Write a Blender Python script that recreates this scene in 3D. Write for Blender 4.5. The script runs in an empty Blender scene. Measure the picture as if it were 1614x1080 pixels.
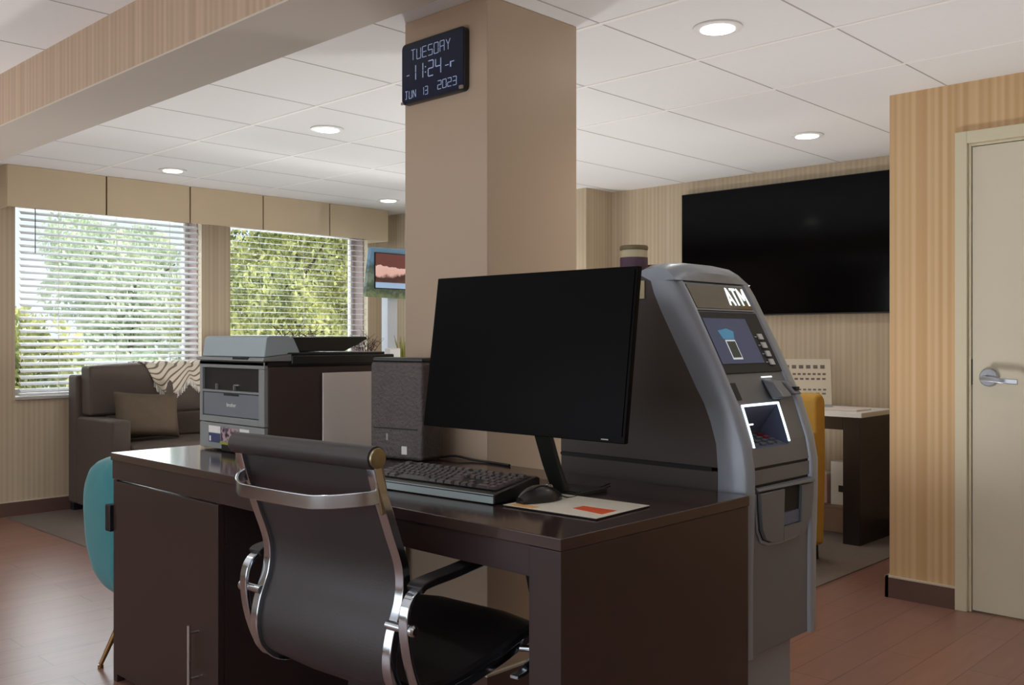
import bpy, bmesh, math, random
from mathutils import Vector, Matrix, Euler
random.seed(7)
S = bpy.context.scene
COL = S.collection
PI = math.pi

# ---------------------------------------------------------------- materials
def new_mat(name):
    m = bpy.data.materials.new(name); m.use_nodes = True
    nt = m.node_tree; b = nt.nodes['Principled BSDF']
    return m, nt, b
def srgb(r, g, b):
    def f(c):
        c /= 255.0
        return c/12.92 if c <= .04045 else ((c+.055)/1.055)**2.4
    return (f(r), f(g), f(b), 1)
def mat(name, col, rough=.5, metal=0, noise=0, nscale=8, bump=0, bscale=60, spec=.5, coat=0, trans=0):
    m, nt, b = new_mat(name)
    b.inputs['Base Color'].default_value = col
    b.inputs['Roughness'].default_value = rough
    b.inputs['Metallic'].default_value = metal
    b.inputs['Specular IOR Level'].default_value = spec
    b.inputs['Coat Weight'].default_value = coat
    tc = nt.nodes.new('ShaderNodeTexCoord')
    if noise:
        n = nt.nodes.new('ShaderNodeTexNoise'); n.inputs['Scale'].default_value = nscale
        n.inputs['Detail'].default_value = 4
        nt.links.new(tc.outputs['Object'], n.inputs['Vector'])
        mx = nt.nodes.new('ShaderNodeMix'); mx.data_type = 'RGBA'
        mx.inputs[6].default_value = tuple(c*(1-noise) for c in col[:3])+(1,)
        mx.inputs[7].default_value = tuple(min(1, c*(1+noise)) for c in col[:3])+(1,)
        nt.links.new(n.outputs['Fac'], mx.inputs[0])
        nt.links.new(mx.outputs[2], b.inputs['Base Color'])
    if bump:
        n2 = nt.nodes.new('ShaderNodeTexNoise'); n2.inputs['Scale'].default_value = bscale
        nt.links.new(tc.outputs['Object'], n2.inputs['Vector'])
        bp = nt.nodes.new('ShaderNodeBump'); bp.inputs['Strength'].default_value = bump
        bp.inputs['Distance'].default_value = .01
        nt.links.new(n2.outputs['Fac'], bp.inputs['Height'])
        nt.links.new(bp.outputs['Normal'], b.inputs['Normal'])
    return m
def emis(name, col, st):
    m, nt, b = new_mat(name)
    b.inputs['Base Color'].default_value = col
    b.inputs['Emission Color'].default_value = col
    b.inputs['Emission Strength'].default_value = st
    return m
def striped(name, ca, cb, freq=22, rough=.6):
    """wallpaper: soft vertical stripes of several widths, running round every wall"""
    m, nt, b = new_mat(name)
    b.inputs['Roughness'].default_value = rough
    g = nt.nodes.new('ShaderNodeNewGeometry')
    sp = nt.nodes.new('ShaderNodeSeparateXYZ'); nt.links.new(g.outputs['Position'], sp.inputs[0])
    ad = nt.nodes.new('ShaderNodeMath'); ad.operation = 'ADD'
    nt.links.new(sp.outputs[0], ad.inputs[0]); nt.links.new(sp.outputs[1], ad.inputs[1])
    n1 = nt.nodes.new('ShaderNodeTexNoise'); n1.noise_dimensions = '1D'
    n1.inputs['Scale'].default_value = freq; n1.inputs['Detail'].default_value = 2
    nt.links.new(ad.outputs[0], n1.inputs['W'])
    mu = nt.nodes.new('ShaderNodeMath'); mu.operation = 'MULTIPLY'; mu.inputs[1].default_value = 2*PI/.034
    nt.links.new(ad.outputs[0], mu.inputs[0])
    si = nt.nodes.new('ShaderNodeMath'); si.operation = 'SINE'; nt.links.new(mu.outputs[0], si.inputs[0])
    sc = nt.nodes.new('ShaderNodeMath'); sc.operation = 'MULTIPLY_ADD'
    sc.inputs[1].default_value = .13; nt.links.new(si.outputs[0], sc.inputs[0]); nt.links.new(n1.outputs['Fac'], sc.inputs[2])
    cr = nt.nodes.new('ShaderNodeValToRGB')
    cr.color_ramp.elements[0].position = .3; cr.color_ramp.elements[0].color = ca
    cr.color_ramp.elements[1].position = .72; cr.color_ramp.elements[1].color = cb
    nt.links.new(sc.outputs[0], cr.inputs[0]); nt.links.new(cr.outputs[0], b.inputs['Base Color'])
    return m

M = {}
M['paper_tan'] = striped('wallpaper_tan', srgb(184, 166, 140), srgb(198, 182, 157))
M['paper_gold'] = striped('wallpaper_gold', srgb(192, 157, 112), srgb(209, 179, 138))
M['paint_pillar'] = mat('pillar_paint', srgb(188, 168, 146), .38, noise=.04, nscale=3)
M['soffit'] = mat('soffit_paint', srgb(180, 170, 158), .7, noise=.02, nscale=3)
M['dark_wood'] = mat('espresso_wood', srgb(50, 39, 38), .32, noise=.18, nscale=5)
M['dark_top'] = mat('espresso_top', srgb(60, 47, 44), .13, noise=.12, nscale=4, spec=.6)
M['black_plastic'] = mat('black_plastic', srgb(24, 24, 26), .38, noise=.05)
M['screen_black'] = mat('screen_black', srgb(3, 3, 5), .10, spec=.12)
M['monitor_black'] = mat('monitor_black', srgb(4, 4, 6), .3, spec=.06)
M['chrome'] = mat('chrome', srgb(196, 204, 212), .13, 1, noise=.03, nscale=30)
M['brass_chrome'] = mat('warm_chrome', srgb(158, 154, 128), .34, 1, noise=.1, nscale=60)
M['steel'] = mat('brushed_steel', srgb(185, 182, 180), .3, 1, noise=.05, nscale=40)
M['leather'] = mat('charcoal_leather', srgb(50, 47, 49), .45, noise=.1, nscale=10, bump=.06, bscale=220)
M['atm_dark'] = mat('atm_dark_shell', srgb(74, 66, 62), .5, noise=.04, bump=.03, bscale=300)
M['atm_grey'] = mat('atm_grey_shell', srgb(144, 151, 160), .34, .3, noise=.03, bump=.02, bscale=300)
M['atm_fascia'] = mat('atm_fascia', srgb(112, 116, 122), .4, .35, noise=.03)
M['seam'] = mat('seam_black', srgb(14, 15, 17), .6, noise=.05)
M['white_plastic'] = mat('white_plastic', srgb(228, 228, 226), .4, noise=.02)
M['key_white'] = mat('button_white', srgb(200, 204, 208), .35, noise=.02)
M['white_glow'] = emis('sign_light', (.86, .95, 1, 1), 1.1)
M['led_glow'] = emis('led_light', (.75, .88, 1, 1), 1.6)
M['lamp_glow'] = emis('lamp_light', (1, .97, .92, 1), 7)
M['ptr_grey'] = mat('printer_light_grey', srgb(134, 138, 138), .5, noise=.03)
M['ptr_hood'] = mat('printer_hood_grey', srgb(164, 180, 186), .45, noise=.02)
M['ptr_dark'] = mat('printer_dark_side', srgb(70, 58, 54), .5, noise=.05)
M['ptr_black'] = mat('printer_black', srgb(36, 38, 36), .35, noise=.05)
M['paper'] = mat('blank_paper', srgb(226, 218, 212), .7, noise=.01)
M['tower'] = mat('tower_grey', srgb(88, 80, 78), .55, noise=.25, nscale=30, bump=.5, bscale=90)
M['teal'] = mat('teal_velvet', srgb(20, 118, 126), .65, noise=.08, nscale=12)
M['teal'].node_tree.nodes['Principled BSDF'].inputs['Sheen Weight'].default_value = .25
M['brass'] = mat('brass_leg', srgb(150, 118, 78), .3, .9, noise=.05)
M['sofa'] = mat('brown_upholstery', srgb(84, 73, 66), .85, noise=.1, nscale=60, bump=.2, bscale=300)
M['pillow'] = mat('taupe_pillow', srgb(86, 73, 58), .85, noise=.12, nscale=40, bump=.2, bscale=300)
M['valance'] = mat('valance_fabric', srgb(196, 178, 150), .8, noise=.04, nscale=6, bump=.1, bscale=400)
M['slat'] = mat('blind_slat', srgb(240, 242, 244), .45, noise=.02)
M['cord'] = mat('blind_cord', srgb(232, 228, 218), .7, noise=.02)
M['window_frame'] = mat('window_frame', srgb(190, 184, 178), .5, noise=.02)
M['reveal'] = mat('reveal_paint', srgb(150, 130, 128), .7, noise=.06)
M['base'] = mat('base_tile', srgb(96, 72, 64), .45, noise=.15, nscale=5)
M['base_cap'] = mat('base_cap', srgb(200, 190, 172), .5, noise=.03)
M['door'] = mat('door_paint', srgb(206, 200, 180), .5, noise=.02, nscale=2)
M['casing'] = mat('casing_paint', srgb(206, 199, 172), .45, noise=.02, nscale=2)
M['lever'] = mat('satin_nickel', srgb(180, 184, 192), .28, 1, noise=.03)
M['yellow'] = mat('mustard_upholstery', srgb(196, 152, 62), .75, noise=.08, nscale=20)
M['table_black'] = mat('black_laminate', srgb(44, 38, 38), .3, noise=.1)
M['pink_card'] = mat('pink_card', srgb(206, 176, 164), .6, noise=.02)
M['bark'] = mat('bark', srgb(86, 72, 58), .9, noise=.3, nscale=10)
M['brown'] = mat('brown_ceramic', srgb(104, 78, 58), .5, noise=.1)
M['purple'] = mat('purple_label', srgb(92, 66, 86), .6, noise=.1)
M['cream'] = mat('cream_lid', srgb(206, 196, 160), .5, noise=.03)
M['twig'] = mat('dry_twig', srgb(72, 56, 50), .8, noise=.2)
M['grass_blade'] = mat('yellow_green_blade', srgb(150, 150, 62), .6, noise=.2)
M['blue_label'] = mat('blue_label', srgb(58, 66, 104), .5, noise=.05)
M['yellow_label'] = mat('lime_label', srgb(150, 152, 60), .5, noise=.05)
M['clock_face'] = mat('clock_face', srgb(24, 36, 62), .22, noise=.08, nscale=12)
M['clock_digit'] = emis('clock_digit_light', srgb(140, 156, 186), .5)
M['display_stand'] = mat('stand_white', srgb(206, 214, 226), .4, noise=.02)
M['brick'] = mat('outside_brick', srgb(150, 120, 110), .8, noise=.15, nscale=14)
M['concrete'] = mat('pale_concrete', srgb(205, 203, 198), .8, noise=.06, nscale=1)

def floor_mat(name, ca, cb, rough, pw, pl):
    m, nt, b = new_mat(name)
    tc = nt.nodes.new('ShaderNodeTexCoord')
    br = nt.nodes.new('ShaderNodeTexBrick')
    br.inputs['Scale'].default_value = 1
    br.inputs['Brick Width'].default_value = pl; br.inputs['Row Height'].default_value = pw
    br.inputs['Mortar Size'].default_value = .003; br.inputs['Mortar Smooth'].default_value = .3
    br.inputs['Bias'].default_value = 0
    br.inputs['Color1'].default_value = ca; br.inputs['Color2'].default_value = cb
    br.inputs['Mortar'].default_value = tuple(c*.55 for c in ca[:3])+(1,)
    nt.links.new(tc.outputs['Object'], br.inputs['Vector'])
    mp = nt.nodes.new('ShaderNodeMapping'); mp.inputs['Scale'].default_value = (2, 24, 1)
    nt.links.new(tc.outputs['Object'], mp.inputs[0])
    n = nt.nodes.new('ShaderNodeTexNoise'); n.inputs['Scale'].default_value = 1.5; n.inputs['Detail'].default_value = 6
    nt.links.new(mp.outputs[0], n.inputs['Vector'])
    mx = nt.nodes.new('ShaderNodeMix'); mx.data_type = 'RGBA'; mx.blend_type = 'MULTIPLY'
    mx.inputs[0].default_value = .35
    nt.links.new(br.outputs['Color'], mx.inputs[6]); nt.links.new(n.outputs['Fac'], mx.inputs[7])
    nt.links.new(mx.outputs[2], b.inputs['Base Color'])
    b.inputs['Roughness'].default_value = rough
    return m
M['floor'] = floor_mat('wood_look_floor', srgb(150, 110, 97), srgb(142, 104, 91), .33, .15, .9)
M['rug'] = mat('grey_taupe_carpet', srgb(114, 103, 95), .95, noise=.15, nscale=40, bump=.4, bscale=500)
M['tile'] = mat('ceiling_tile', srgb(228, 228, 228), .85, noise=.02, nscale=40, bump=.06, bscale=250)
M['tbar'] = mat('ceiling_bar', srgb(238, 237, 234), .6, noise=.02)
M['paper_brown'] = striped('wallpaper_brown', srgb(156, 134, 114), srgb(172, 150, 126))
M['print_grey'] = mat('print_grey', srgb(120, 116, 112), .6, noise=.02)
M['bar_grey'] = mat('ceiling_joint', srgb(172, 169, 166), .7, noise=.02)
def leaf_mat(name, a, bcol):
    m, nt, b = new_mat(name)
    g = nt.nodes.new('ShaderNodeNewGeometry')
    n = nt.nodes.new('ShaderNodeTexNoise'); n.inputs['Scale'].default_value = 2.2
    nt.links.new(g.outputs['Position'], n.inputs['Vector'])
    cr = nt.nodes.new('ShaderNodeValToRGB')
    cr.color_ramp.elements[0].position = .35; cr.color_ramp.elements[0].color = a
    cr.color_ramp.elements[1].position = .62; cr.color_ramp.elements[1].color = bcol
    nt.links.new(n.outputs['Fac'], cr.inputs[0]); nt.links.new(cr.outputs[0], b.inputs['Base Color'])
    b.inputs['Roughness'].default_value = .6
    tr = nt.nodes.new('ShaderNodeBsdfTranslucent'); nt.links.new(cr.outputs[0], tr.inputs[0])
    ms = nt.nodes.new('ShaderNodeMixShader'); ms.inputs[0].default_value = .45
    nt.links.new(b.outputs[0], ms.inputs[1]); nt.links.new(tr.outputs[0], ms.inputs[2])
    nt.links.new(ms.outputs[0], nt.nodes['Material Output'].inputs['Surface'])
    return m
M['leaf_yellow'] = leaf_mat('leaf_yellow_green', srgb(112, 124, 72), srgb(226, 226, 152))
M['leaf_pale'] = leaf_mat('leaf_pale_green', srgb(176, 196, 168), srgb(234, 240, 212))
M['leaf_dark'] = leaf_mat('leaf_dark_green', srgb(62, 84, 52), srgb(126, 146, 86))
def glass_mat():
    m = bpy.data.materials.new('clear_glass'); m.use_nodes = True
    nt = m.node_tree; nt.nodes.clear()
    o = nt.nodes.new('ShaderNodeOutputMaterial')
    t = nt.nodes.new('ShaderNodeBsdfTransparent'); t.inputs[0].default_value = (.96, .98, .97, 1)
    g = nt.nodes.new('ShaderNodeBsdfGlossy'); g.inputs['Roughness'].default_value = .02
    f = nt.nodes.new('ShaderNodeFresnel'); f.inputs[0].default_value = 1.45
    ms = nt.nodes.new('ShaderNodeMixShader')
    nt.links.new(f.outputs[0], ms.inputs[0]); nt.links.new(t.outputs[0], ms.inputs[1]); nt.links.new(g.outputs[0], ms.inputs[2])
    nt.links.new(ms.outputs[0], o.inputs[0])
    return m
M['glass'] = glass_mat()
def throw_mat():
    m, nt, b = new_mat('woven_throw')
    tc = nt.nodes.new('ShaderNodeTexCoord')
    w = nt.nodes.new('ShaderNodeTexWave'); w.inputs['Scale'].default_value = 4.5; w.bands_direction = 'DIAGONAL'
    w.inputs['Distortion'].default_value = .5
    nt.links.new(tc.outputs['UV'], w.inputs['Vector'])
    cr = nt.nodes.new('ShaderNodeValToRGB')
    cr.color_ramp.elements[0].position = .10; cr.color_ramp.elements[0].color = srgb(112, 100, 88)
    cr.color_ramp.elements[1].position = .32; cr.color_ramp.elements[1].color = srgb(206, 196, 178)
    nt.links.new(w.outputs['Fac'], cr.inputs[0]); nt.links.new(cr.outputs[0], b.inputs['Base Color'])
    b.inputs['Roughness'].default_value = .9
    return m
M['throw'] = throw_mat()
def picture_mat(name, stops, scale, seed, emit=.6, zdim=0):
    """a lit printed / displayed picture: bands of colour broken by noise"""
    m, nt, b = new_mat(name)
    tc = nt.nodes.new('ShaderNodeTexCoord')
    n = nt.nodes.new('ShaderNodeTexNoise'); n.inputs['Scale'].default_value = scale; n.inputs['Detail'].default_value = 5
    mp = nt.nodes.new('ShaderNodeMapping'); mp.inputs['Location'].default_value = (seed, 0, seed)
    nt.links.new(tc.outputs['Object'], mp.inputs[0]); nt.links.new(mp.outputs[0], n.inputs['Vector'])
    sp = nt.nodes.new('ShaderNodeSeparateXYZ'); nt.links.new(tc.outputs['UV'], sp.inputs[0])
    ma = nt.nodes.new('ShaderNodeMath'); ma.operation = 'MULTIPLY_ADD'; ma.inputs[1].default_value = zdim
    nt.links.new(n.outputs['Fac'], ma.inputs[0]); nt.links.new(sp.outputs[1], ma.inputs[2])
    cr = nt.nodes.new('ShaderNodeValToRGB')
    e = cr.color_ramp.elements
    e[0].position = stops[0][0]; e[0].color = stops[0][1]
    e[1].position = stops[-1][0]; e[1].color = stops[-1][1]
    for p, c in stops[1:-1]:
        k = e.new(p); k.color = c
    nt.links.new(ma.outputs[0], cr.inputs[0])
    nt.links.new(cr.outputs[0], b.inputs['Base Color']); nt.links.new(cr.outputs[0], b.inputs['Emission Color'])
    b.inputs['Emission Strength'].default_value = emit
    b.inputs['Roughness'].default_value = .3
    return m

# ---------------------------------------------------------------- mesh helpers
class MB:
    def __init__(s): s.bm = bmesh.new()
    def box(s, x0, x1, y0, y1, z0, z1, mtx=None):
        vs = [s.bm.verts.new(((x0, x1)[i & 1], (y0, y1)[(i >> 1) & 1], (z0, z1)[(i >> 2) & 1])) for i in range(8)]
        for f in ((0, 2, 3, 1), (4, 5, 7, 6), (0, 1, 5, 4), (2, 6, 7, 3), (0, 4, 6, 2), (1, 3, 7, 5)):
            s.bm.faces.new([vs[i] for i in f])
        if mtx is not None:
            for v in vs: v.co = mtx @ v.co
        return s
    def hexa(s, pts):     # 8 points, bottom 4 then top 4
        vs = [s.bm.verts.new(p) for p in pts]
        for f in ((3, 2, 1, 0), (4, 5, 6, 7), (0, 1, 5, 4), (1, 2, 6, 5), (2, 3, 7, 6), (3, 0, 4, 7)):
            s.bm.faces.new([vs[i] for i in f])
        return s
    def quad(s, *pts):
        s.bm.faces.new([s.bm.verts.new(p) for p in pts]); return s
    def prism(s, poly, axis, a, b):
        """poly: 2-D outline; extruded along axis ('x','y','z') from a to b"""
        def P(p, t):
            return {'x': (t, p[0], p[1]), 'y': (p[0], t, p[1]), 'z': (p[0], p[1], t)}[axis]
        A = [s.bm.verts.new(P(p, a)) for p in poly]; Bv = [s.bm.verts.new(P(p, b)) for p in poly]
        n = len(poly)
        s.bm.faces.new(A[::-1]); s.bm.faces.new(Bv)
        for i in range(n): s.bm.faces.new((A[i], A[(i+1) % n], Bv[(i+1) % n], Bv[i]))
        return s
    def tube(s, pts, r, seg=10, closed=False):
        pts = [Vector(p) for p in pts]; n = len(pts)
        rs = r if isinstance(r, (list, tuple)) else [r]*n
        rings = []; ref = None
        for i, p in enumerate(pts):
            t = (pts[min(i+1, n-1)]-pts[max(i-1, 0)]).normalized()
            if ref is None:
                ref = Vector((0, 0, 1)) if abs(t.z) < .9 else Vector((1, 0, 0))
            u = (ref-t*ref.dot(t)).normalized(); v = t.cross(u); ref = u
            rings.append([s.bm.verts.new(p+(u*math.cos(2*PI*k/seg)+v*math.sin(2*PI*k/seg))*rs[i]) for k in range(seg)])
        for a, b in zip(rings, rings[1:]):
            for k in range(seg): s.bm.faces.new((a[k], a[(k+1) % seg], b[(k+1) % seg], b[k]))
        s.bm.faces.new(rings[0][::-1]); s.bm.faces.new(rings[-1])
        return s
    def band(s, pts, w, h, side):
        """flat bar swept along pts; w measured along the constant direction side, h across it"""
        pts = [Vector(p) for p in pts]; n = len(pts); side = Vector(side).normalized(); rings = []
        for i, p in enumerate(pts):
            t = (pts[min(i+1, n-1)]-pts[max(i-1, 0)]).normalized()
            nn = t.cross(side).normalized()
            rings.append([s.bm.verts.new(p+side*a*w/2+nn*b*h/2) for a, b in ((-1, -1), (1, -1), (1, 1), (-1, 1))])
        for a, b in zip(rings, rings[1:]):
            for k in range(4): s.bm.faces.new((a[k], a[(k+1) % 4], b[(k+1) % 4], b[k]))
        s.bm.faces.new(rings[0][::-1]); s.bm.faces.new(rings[-1])
        return s
    def lathe(s, prof, c=(0, 0, 0), seg=28, axis='z'):
        rings = []
        for r, z in prof:
            ring = []
            for k in range(seg):
                a = 2*PI*k/seg; x, y = r*math.cos(a), r*math.sin(a)
                q = {'z': (x, y, z), 'y': (x, z, y), 'x': (z, x, y)}[axis]
                ring.append(s.bm.verts.new((c[0]+q[0], c[1]+q[1], c[2]+q[2])))
            rings.append(ring)
        for a, b in zip(rings, rings[1:]):
            for k in range(seg): s.bm.faces.new((a[k], a[(k+1) % seg], b[(k+1) % seg], b[k]))
        s.bm.faces.new(rings[0][::-1]); s.bm.faces.new(rings[-1])
        return s
    def loft(s, rings, cap=True, closed=True):
        R = [[s.bm.verts.new(p) for p in r] for r in rings]
        for a, b in zip(R, R[1:]):
            n = len(a)
            for k in range(n if closed else n-1): s.bm.faces.new((a[k], a[(k+1) % n], b[(k+1) % n], b[k]))
        if cap: s.bm.faces.new(R[0][::-1]); s.bm.faces.new(R[-1])
        return s
    def build(s, name, m, parent=None, smooth=False, bevel=0, seg=2, sub=0, origin=None, uvxz=False):
        bmesh.ops.recalc_face_normals(s.bm, faces=s.bm.faces)
        if uvxz:
            uv = s.bm.loops.layers.uv.new('UVMap')
            zs = [v.co.z for v in s.bm.verts]; xs = [v.co.x+v.co.y for v in s.bm.verts]
            for f in s.bm.faces:
                for l in f.loops:
                    l[uv].uv = ((l.vert.co.x+l.vert.co.y-min(xs))/(max(xs)-min(xs)+1e-9), (l.vert.co.z-min(zs))/(max(zs)-min(zs)+1e-9))
        me = bpy.data.meshes.new(name)
        if origin is not None:
            for v in s.bm.verts: v.co -= Vector(origin)
        if smooth:
            for f in s.bm.faces: f.smooth = True
        s.bm.to_mesh(me); s.bm.free()
        me.materials.append(M[m] if isinstance(m, str) else m)
        o = bpy.data.objects.new(name, me); COL.objects.link(o)
        if origin is not None: o.location = origin
        if parent is not None: o.parent = parent
        if bevel:
            b = o.modifiers.new('bevel', 'BEVEL'); b.width = bevel; b.segments = seg; b.limit_method = 'ANGLE'; b.angle_limit = .6
            for p in me.polygons: p.use_smooth = True
            b.harden_normals = True
        if sub:
            d = o.modifiers.new('sub', 'SUBSURF'); d.levels = sub; d.render_levels = sub
        if smooth and not bevel and not sub:
            try: me.set_sharp_from_angle(angle=.7)
            except Exception: pass
        return o
def cr(pts, n=8):
    """Catmull-Rom smoothing of a polyline"""
    pts = [Vector(p) for p in pts]; out = []
    P = [pts[0]*2-pts[1]]+pts+[pts[-1]*2-pts[-2]]
    for i in range(1, len(P)-2):
        for k in range(n):
            t = k/n; a, b, c, d = P[i-1], P[i], P[i+1], P[i+2]
            out.append(.5*((2*b)+(c-a)*t+(2*a-5*b+4*c-d)*t*t+(3*b-a-3*c+d)*t**3))
    out.append(pts[-1]); return out
def tag(o, label=None, cat=None, group=None, kind=None):
    if label: o['label'] = label
    if cat: o['category'] = cat
    if group: o['group'] = group
    if kind: o['kind'] = kind
    return o
def thing(name, label, cat, loc=(0, 0, 0), rz=0, group=None):
    o = bpy.data.objects.new(name, None); COL.objects.link(o); o.empty_display_size = .1
    o.location = loc; o.rotation_euler = (0, 0, rz)
    return tag(o, label, cat, group)
def struct(o): o['kind'] = 'structure'; return o
def copy_tree(o, parent=None):
    c = o.copy(); COL.objects.link(c)
    if parent: c.parent = parent
    for ch in list(o.children): copy_tree(ch, c)
    return c
def text_mesh(name, s, size, m, parent, mtx, extrude=.001, offset=0, xs=1):
    cu = bpy.data.curves.new(name, 'FONT'); cu.body = s; cu.size = size; cu.extrude = extrude; cu.offset = offset
    o = bpy.data.objects.new(name, cu); COL.objects.link(o)
    dg = bpy.context.evaluated_depsgraph_get(); dg.update()
    me = bpy.data.meshes.new_from_object(o.evaluated_get(dg)); bpy.data.objects.remove(o)
    w = [v.co.x for v in me.vertices]; a = min(w)
    for v in me.vertices: v.co.x = (v.co.x-a)*xs
    me.transform(mtx); me.materials.clear(); me.materials.append(M[m] if isinstance(m, str) else m); me.name = name
    q = bpy.data.objects.new(name, me); COL.objects.link(q); q.parent = parent
    return q

# ================================================================= THE SETTING
CEIL = 2.30
YW = 6.84          # window wall
XD = 4.37          # door wall
XT = 5.795         # television wall
fl = struct(MB().box(-2.6, 6.2, -2.6, 7.14, -.06, 0).build('floor', 'floor'))
struct(MB().box(-2.7, 6.3, -2.7, 7.16, CEIL, CEIL+.1).build('ceiling', 'tile'))
# window wall with two openings (0.30 m deep)
W1 = (2.314, 3.661); W2 = (3.904, 5.259); ZS = .785; ZH = 2.14; YO = 7.14
w = MB()
w.box(-2.6, W1[0], YW, YO, 0, CEIL).box(W1[1], W2[0], YW, YO, 0, CEIL).box(W2[1], 6.2, YW, YO, 0, CEIL)
w.box(W1[0], W1[1], YW, YO, 0, ZS).box(W2[0], W2[1], YW, YO, 0, ZS)
w.box(W1[0], W1[1], YW, YO, ZH, CEIL).box(W2[0], W2[1], YW, YO, ZH, CEIL)
struct(w.build('wall_far', 'paper_tan'))
# television wall with its small step
struct(MB().box(XT, XT+.12, 1.6, 4.515, 0, CEIL).build('wall_right', 'paper_tan'))
struct(MB().box(5.48, XT+.12, 4.515, YW, 0, CEIL).build('wall_corner', 'paper_tan'))
# projecting block with the door
DY0, DY1, DH = .54, 1.457, 2.03
w = MB().box(XD, XD+.14, DY1, 1.80, 0, CEIL).box(XD, XD+.14, -2.6, DY0, 0, CEIL).box(XD, XD+.14, DY0, DY1, DH, CEIL)
w.box(XD+.14, XT, 1.66, 1.80, 0, CEIL)
struct(w.build('wall_door', 'paper_gold'))
# walls behind the camera: one solid, one with unseen glazing added for fill light
struct(MB().box(-2.6, XD+.14, -2.72, -2.6, 0, CEIL).build('wall_near', 'paper_tan'))
w = MB().box(-2.72, -2.6, -2.6, -1.9, 0, CEIL).box(-2.72, -2.6, 5.9, 7.14, 0, CEIL).box(-2.72, -2.6, -1.9, 5.9, 0, .3)
w.box(-2.72, -2.6, -1.9, 5.9, 2.2, CEIL)
struct(w.build('wall_left', 'paper_tan'))
win = MB()  # frame bars of the added glazing, out of view
for y in (-1.9, 0.05, 2.0, 3.95, 5.84): win.box(-2.70, -2.62, y, y+.06, .3, 2.2)
win.box(-2.70, -2.62, -1.9, 5.9, .3, .36).box(-2.70, -2.62, -1.9, 5.9, 2.14, 2.2)
o3 = struct(win.build('window_3', 'window_frame'))
# dropped beam
struct(MB().box(1.415, 1.685, -2.6, YW, 2.082, CEIL).build('trim_1', 'paper_brown'))
struct(MB().box(1.414, 1.686, -2.6, YW, 2.078, 2.084).build('trim_2', 'soffit'))
# column
struct(MB().box(2.18, 2.63, 2.209, 2.624, 0, CEIL).build('wall_pillar', 'paint_pillar', bevel=.004))
# baseboards
def base(n, segs):
    a = MB()
    for s_ in segs: a.box(*s_, 0, .092)
    o = struct(a.build('baseboard_'+n, 'base'))
    c = MB()
    for s_ in segs: c.box(*s_, .092, .099)
    c.build('cap', 'base_cap', o)
base('far', [(-2.6, 5.48, YW-.014, YW)])
base('right', [(XT-.014, XT, 1.80, 4.515), (5.466, 5.48, 4.50, YW-.014)])
base('door', [(XD-.016, XD, 1.507, 1.816), (XD-.016, XT-.014, 1.80, 1.814)])
base('pillar', [(2.168, 2.18, 2.197, 2.636), (2.18, 2.642, 2.197, 2.209)])
# grey carpet of the lounge side
struct(MB().box(2.24, 5.77, 2.115, 6.78, 0, .006).build('trim_3', 'rug'))
# ceiling grid bars
g = MB(); gd = MB()
ys = [2.126+.579*k for k in range(-8, 9)]
xs = [3.28+.618*k for k in range(-9, 2)]
for y in ys:
    if y < YW-.05: gd.box(-2.6, 1.414, y-.003, y+.003, CEIL-.001, CEIL+.001); gd.box(1.686, XT, y-.003, y+.003, CEIL-.001, CEIL+.001)
for x in xs:
    if not 1.38 < x < 1.72: g.box(x-.010, x+.010, -2.6, YW, CEIL-.002, CEIL+.001)
go = struct(g.build('trim_4', 'tbar')); struct(gd.build('trim_5', 'bar_grey'))

# windows 1, 2: frame, glass, sill
for i, (a, b) in enumerate((W1, W2), 1):
    f = MB(); yy = YO-.09
    f.box(a, a+.05, yy, yy+.05, ZS, ZH).box(b-.03, b, yy, yy+.05, ZS, ZH)
    f.box(a+.05, b-.03, yy, yy+.05, ZS, ZS+.05).box(a+.05, b-.03, yy, yy+.05, ZH-.05, ZH)
    o = struct(f.build('window_%d' % i, 'window_frame'))
    MB().box(a+.05, b-.03, yy+.02, yy+.026, ZS+.05, ZH-.05).build('pane', 'glass', o)
    MB().box(a-.0, b+.0, YW-.02, yy, ZS-.012, ZS+.008).build('window_sill', 'window_frame', o, bevel=.003)
    MB().box(b-.006, b, YW+.065, yy, ZS+.008, ZH).build('reveal', 'reveal', o)
# blinds
def blind(label, x0, x1, tilt, pitch, ztop=2.10):
    t = thing('window_blind', label, 'blind', ((x0+x1)/2, YW+.03, ZS), 0, 'horizontal blinds in the far windows')
    L = (x1-x0)/2
    MB().box(-L, L, -.025, .025, ztop-ZS-.0, ztop-ZS+.038).build('head_rail', 'slat', t)
    sl = None; z = .05; n = 0
    while z < ztop-ZS-.01 and n < 60:
        if sl is None:
            q = MB(); pr = [(-.024, -.0), (-.012, .0022), (0, .003), (.012, .0022), (.024, 0)]
            ring = [(y, zz) for y, zz in pr]+[(y, zz-.0022) for y, zz in pr[::-1]]
            q.prism(ring, 'x', -L+.004, L-.004)
            sl = q.build('slat', 'slat', t); o = sl
        else:
            o = sl.copy(); COL.objects.link(o)
        o.location = (0, 0, z); o.rotation_euler = (tilt, 0, 0)
        z += pitch; n += 1
    MB().box(-L+.003, L-.003, -.022, .022, .012, .03).build('bottom_rail', 'slat', t, bevel=.003)
    for k in (-.62, 0, .62):
        MB().tube([(L*k, -.028, .02), (L*k, -.028, ztop-ZS)], .0016, 6).build('ladder_cord', 'cord', t)
    return t
b1 = blind('white slatted blind tilted half closed in the window behind the brown sofa', W1[0]+.035, W1[1]-.01, math.radians(28), .0445)
b2 = blind('white slatted blind tilted fully open in the window beside the lobby screen', W2[0]+.02, W2[1]-.01, math.radians(3), .047)
MB().tube([(-.56, -.035, 1.32), (-.56, -.036, .98)], .003, 6).build('tilt_wand', 'black_plastic', b1)

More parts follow.
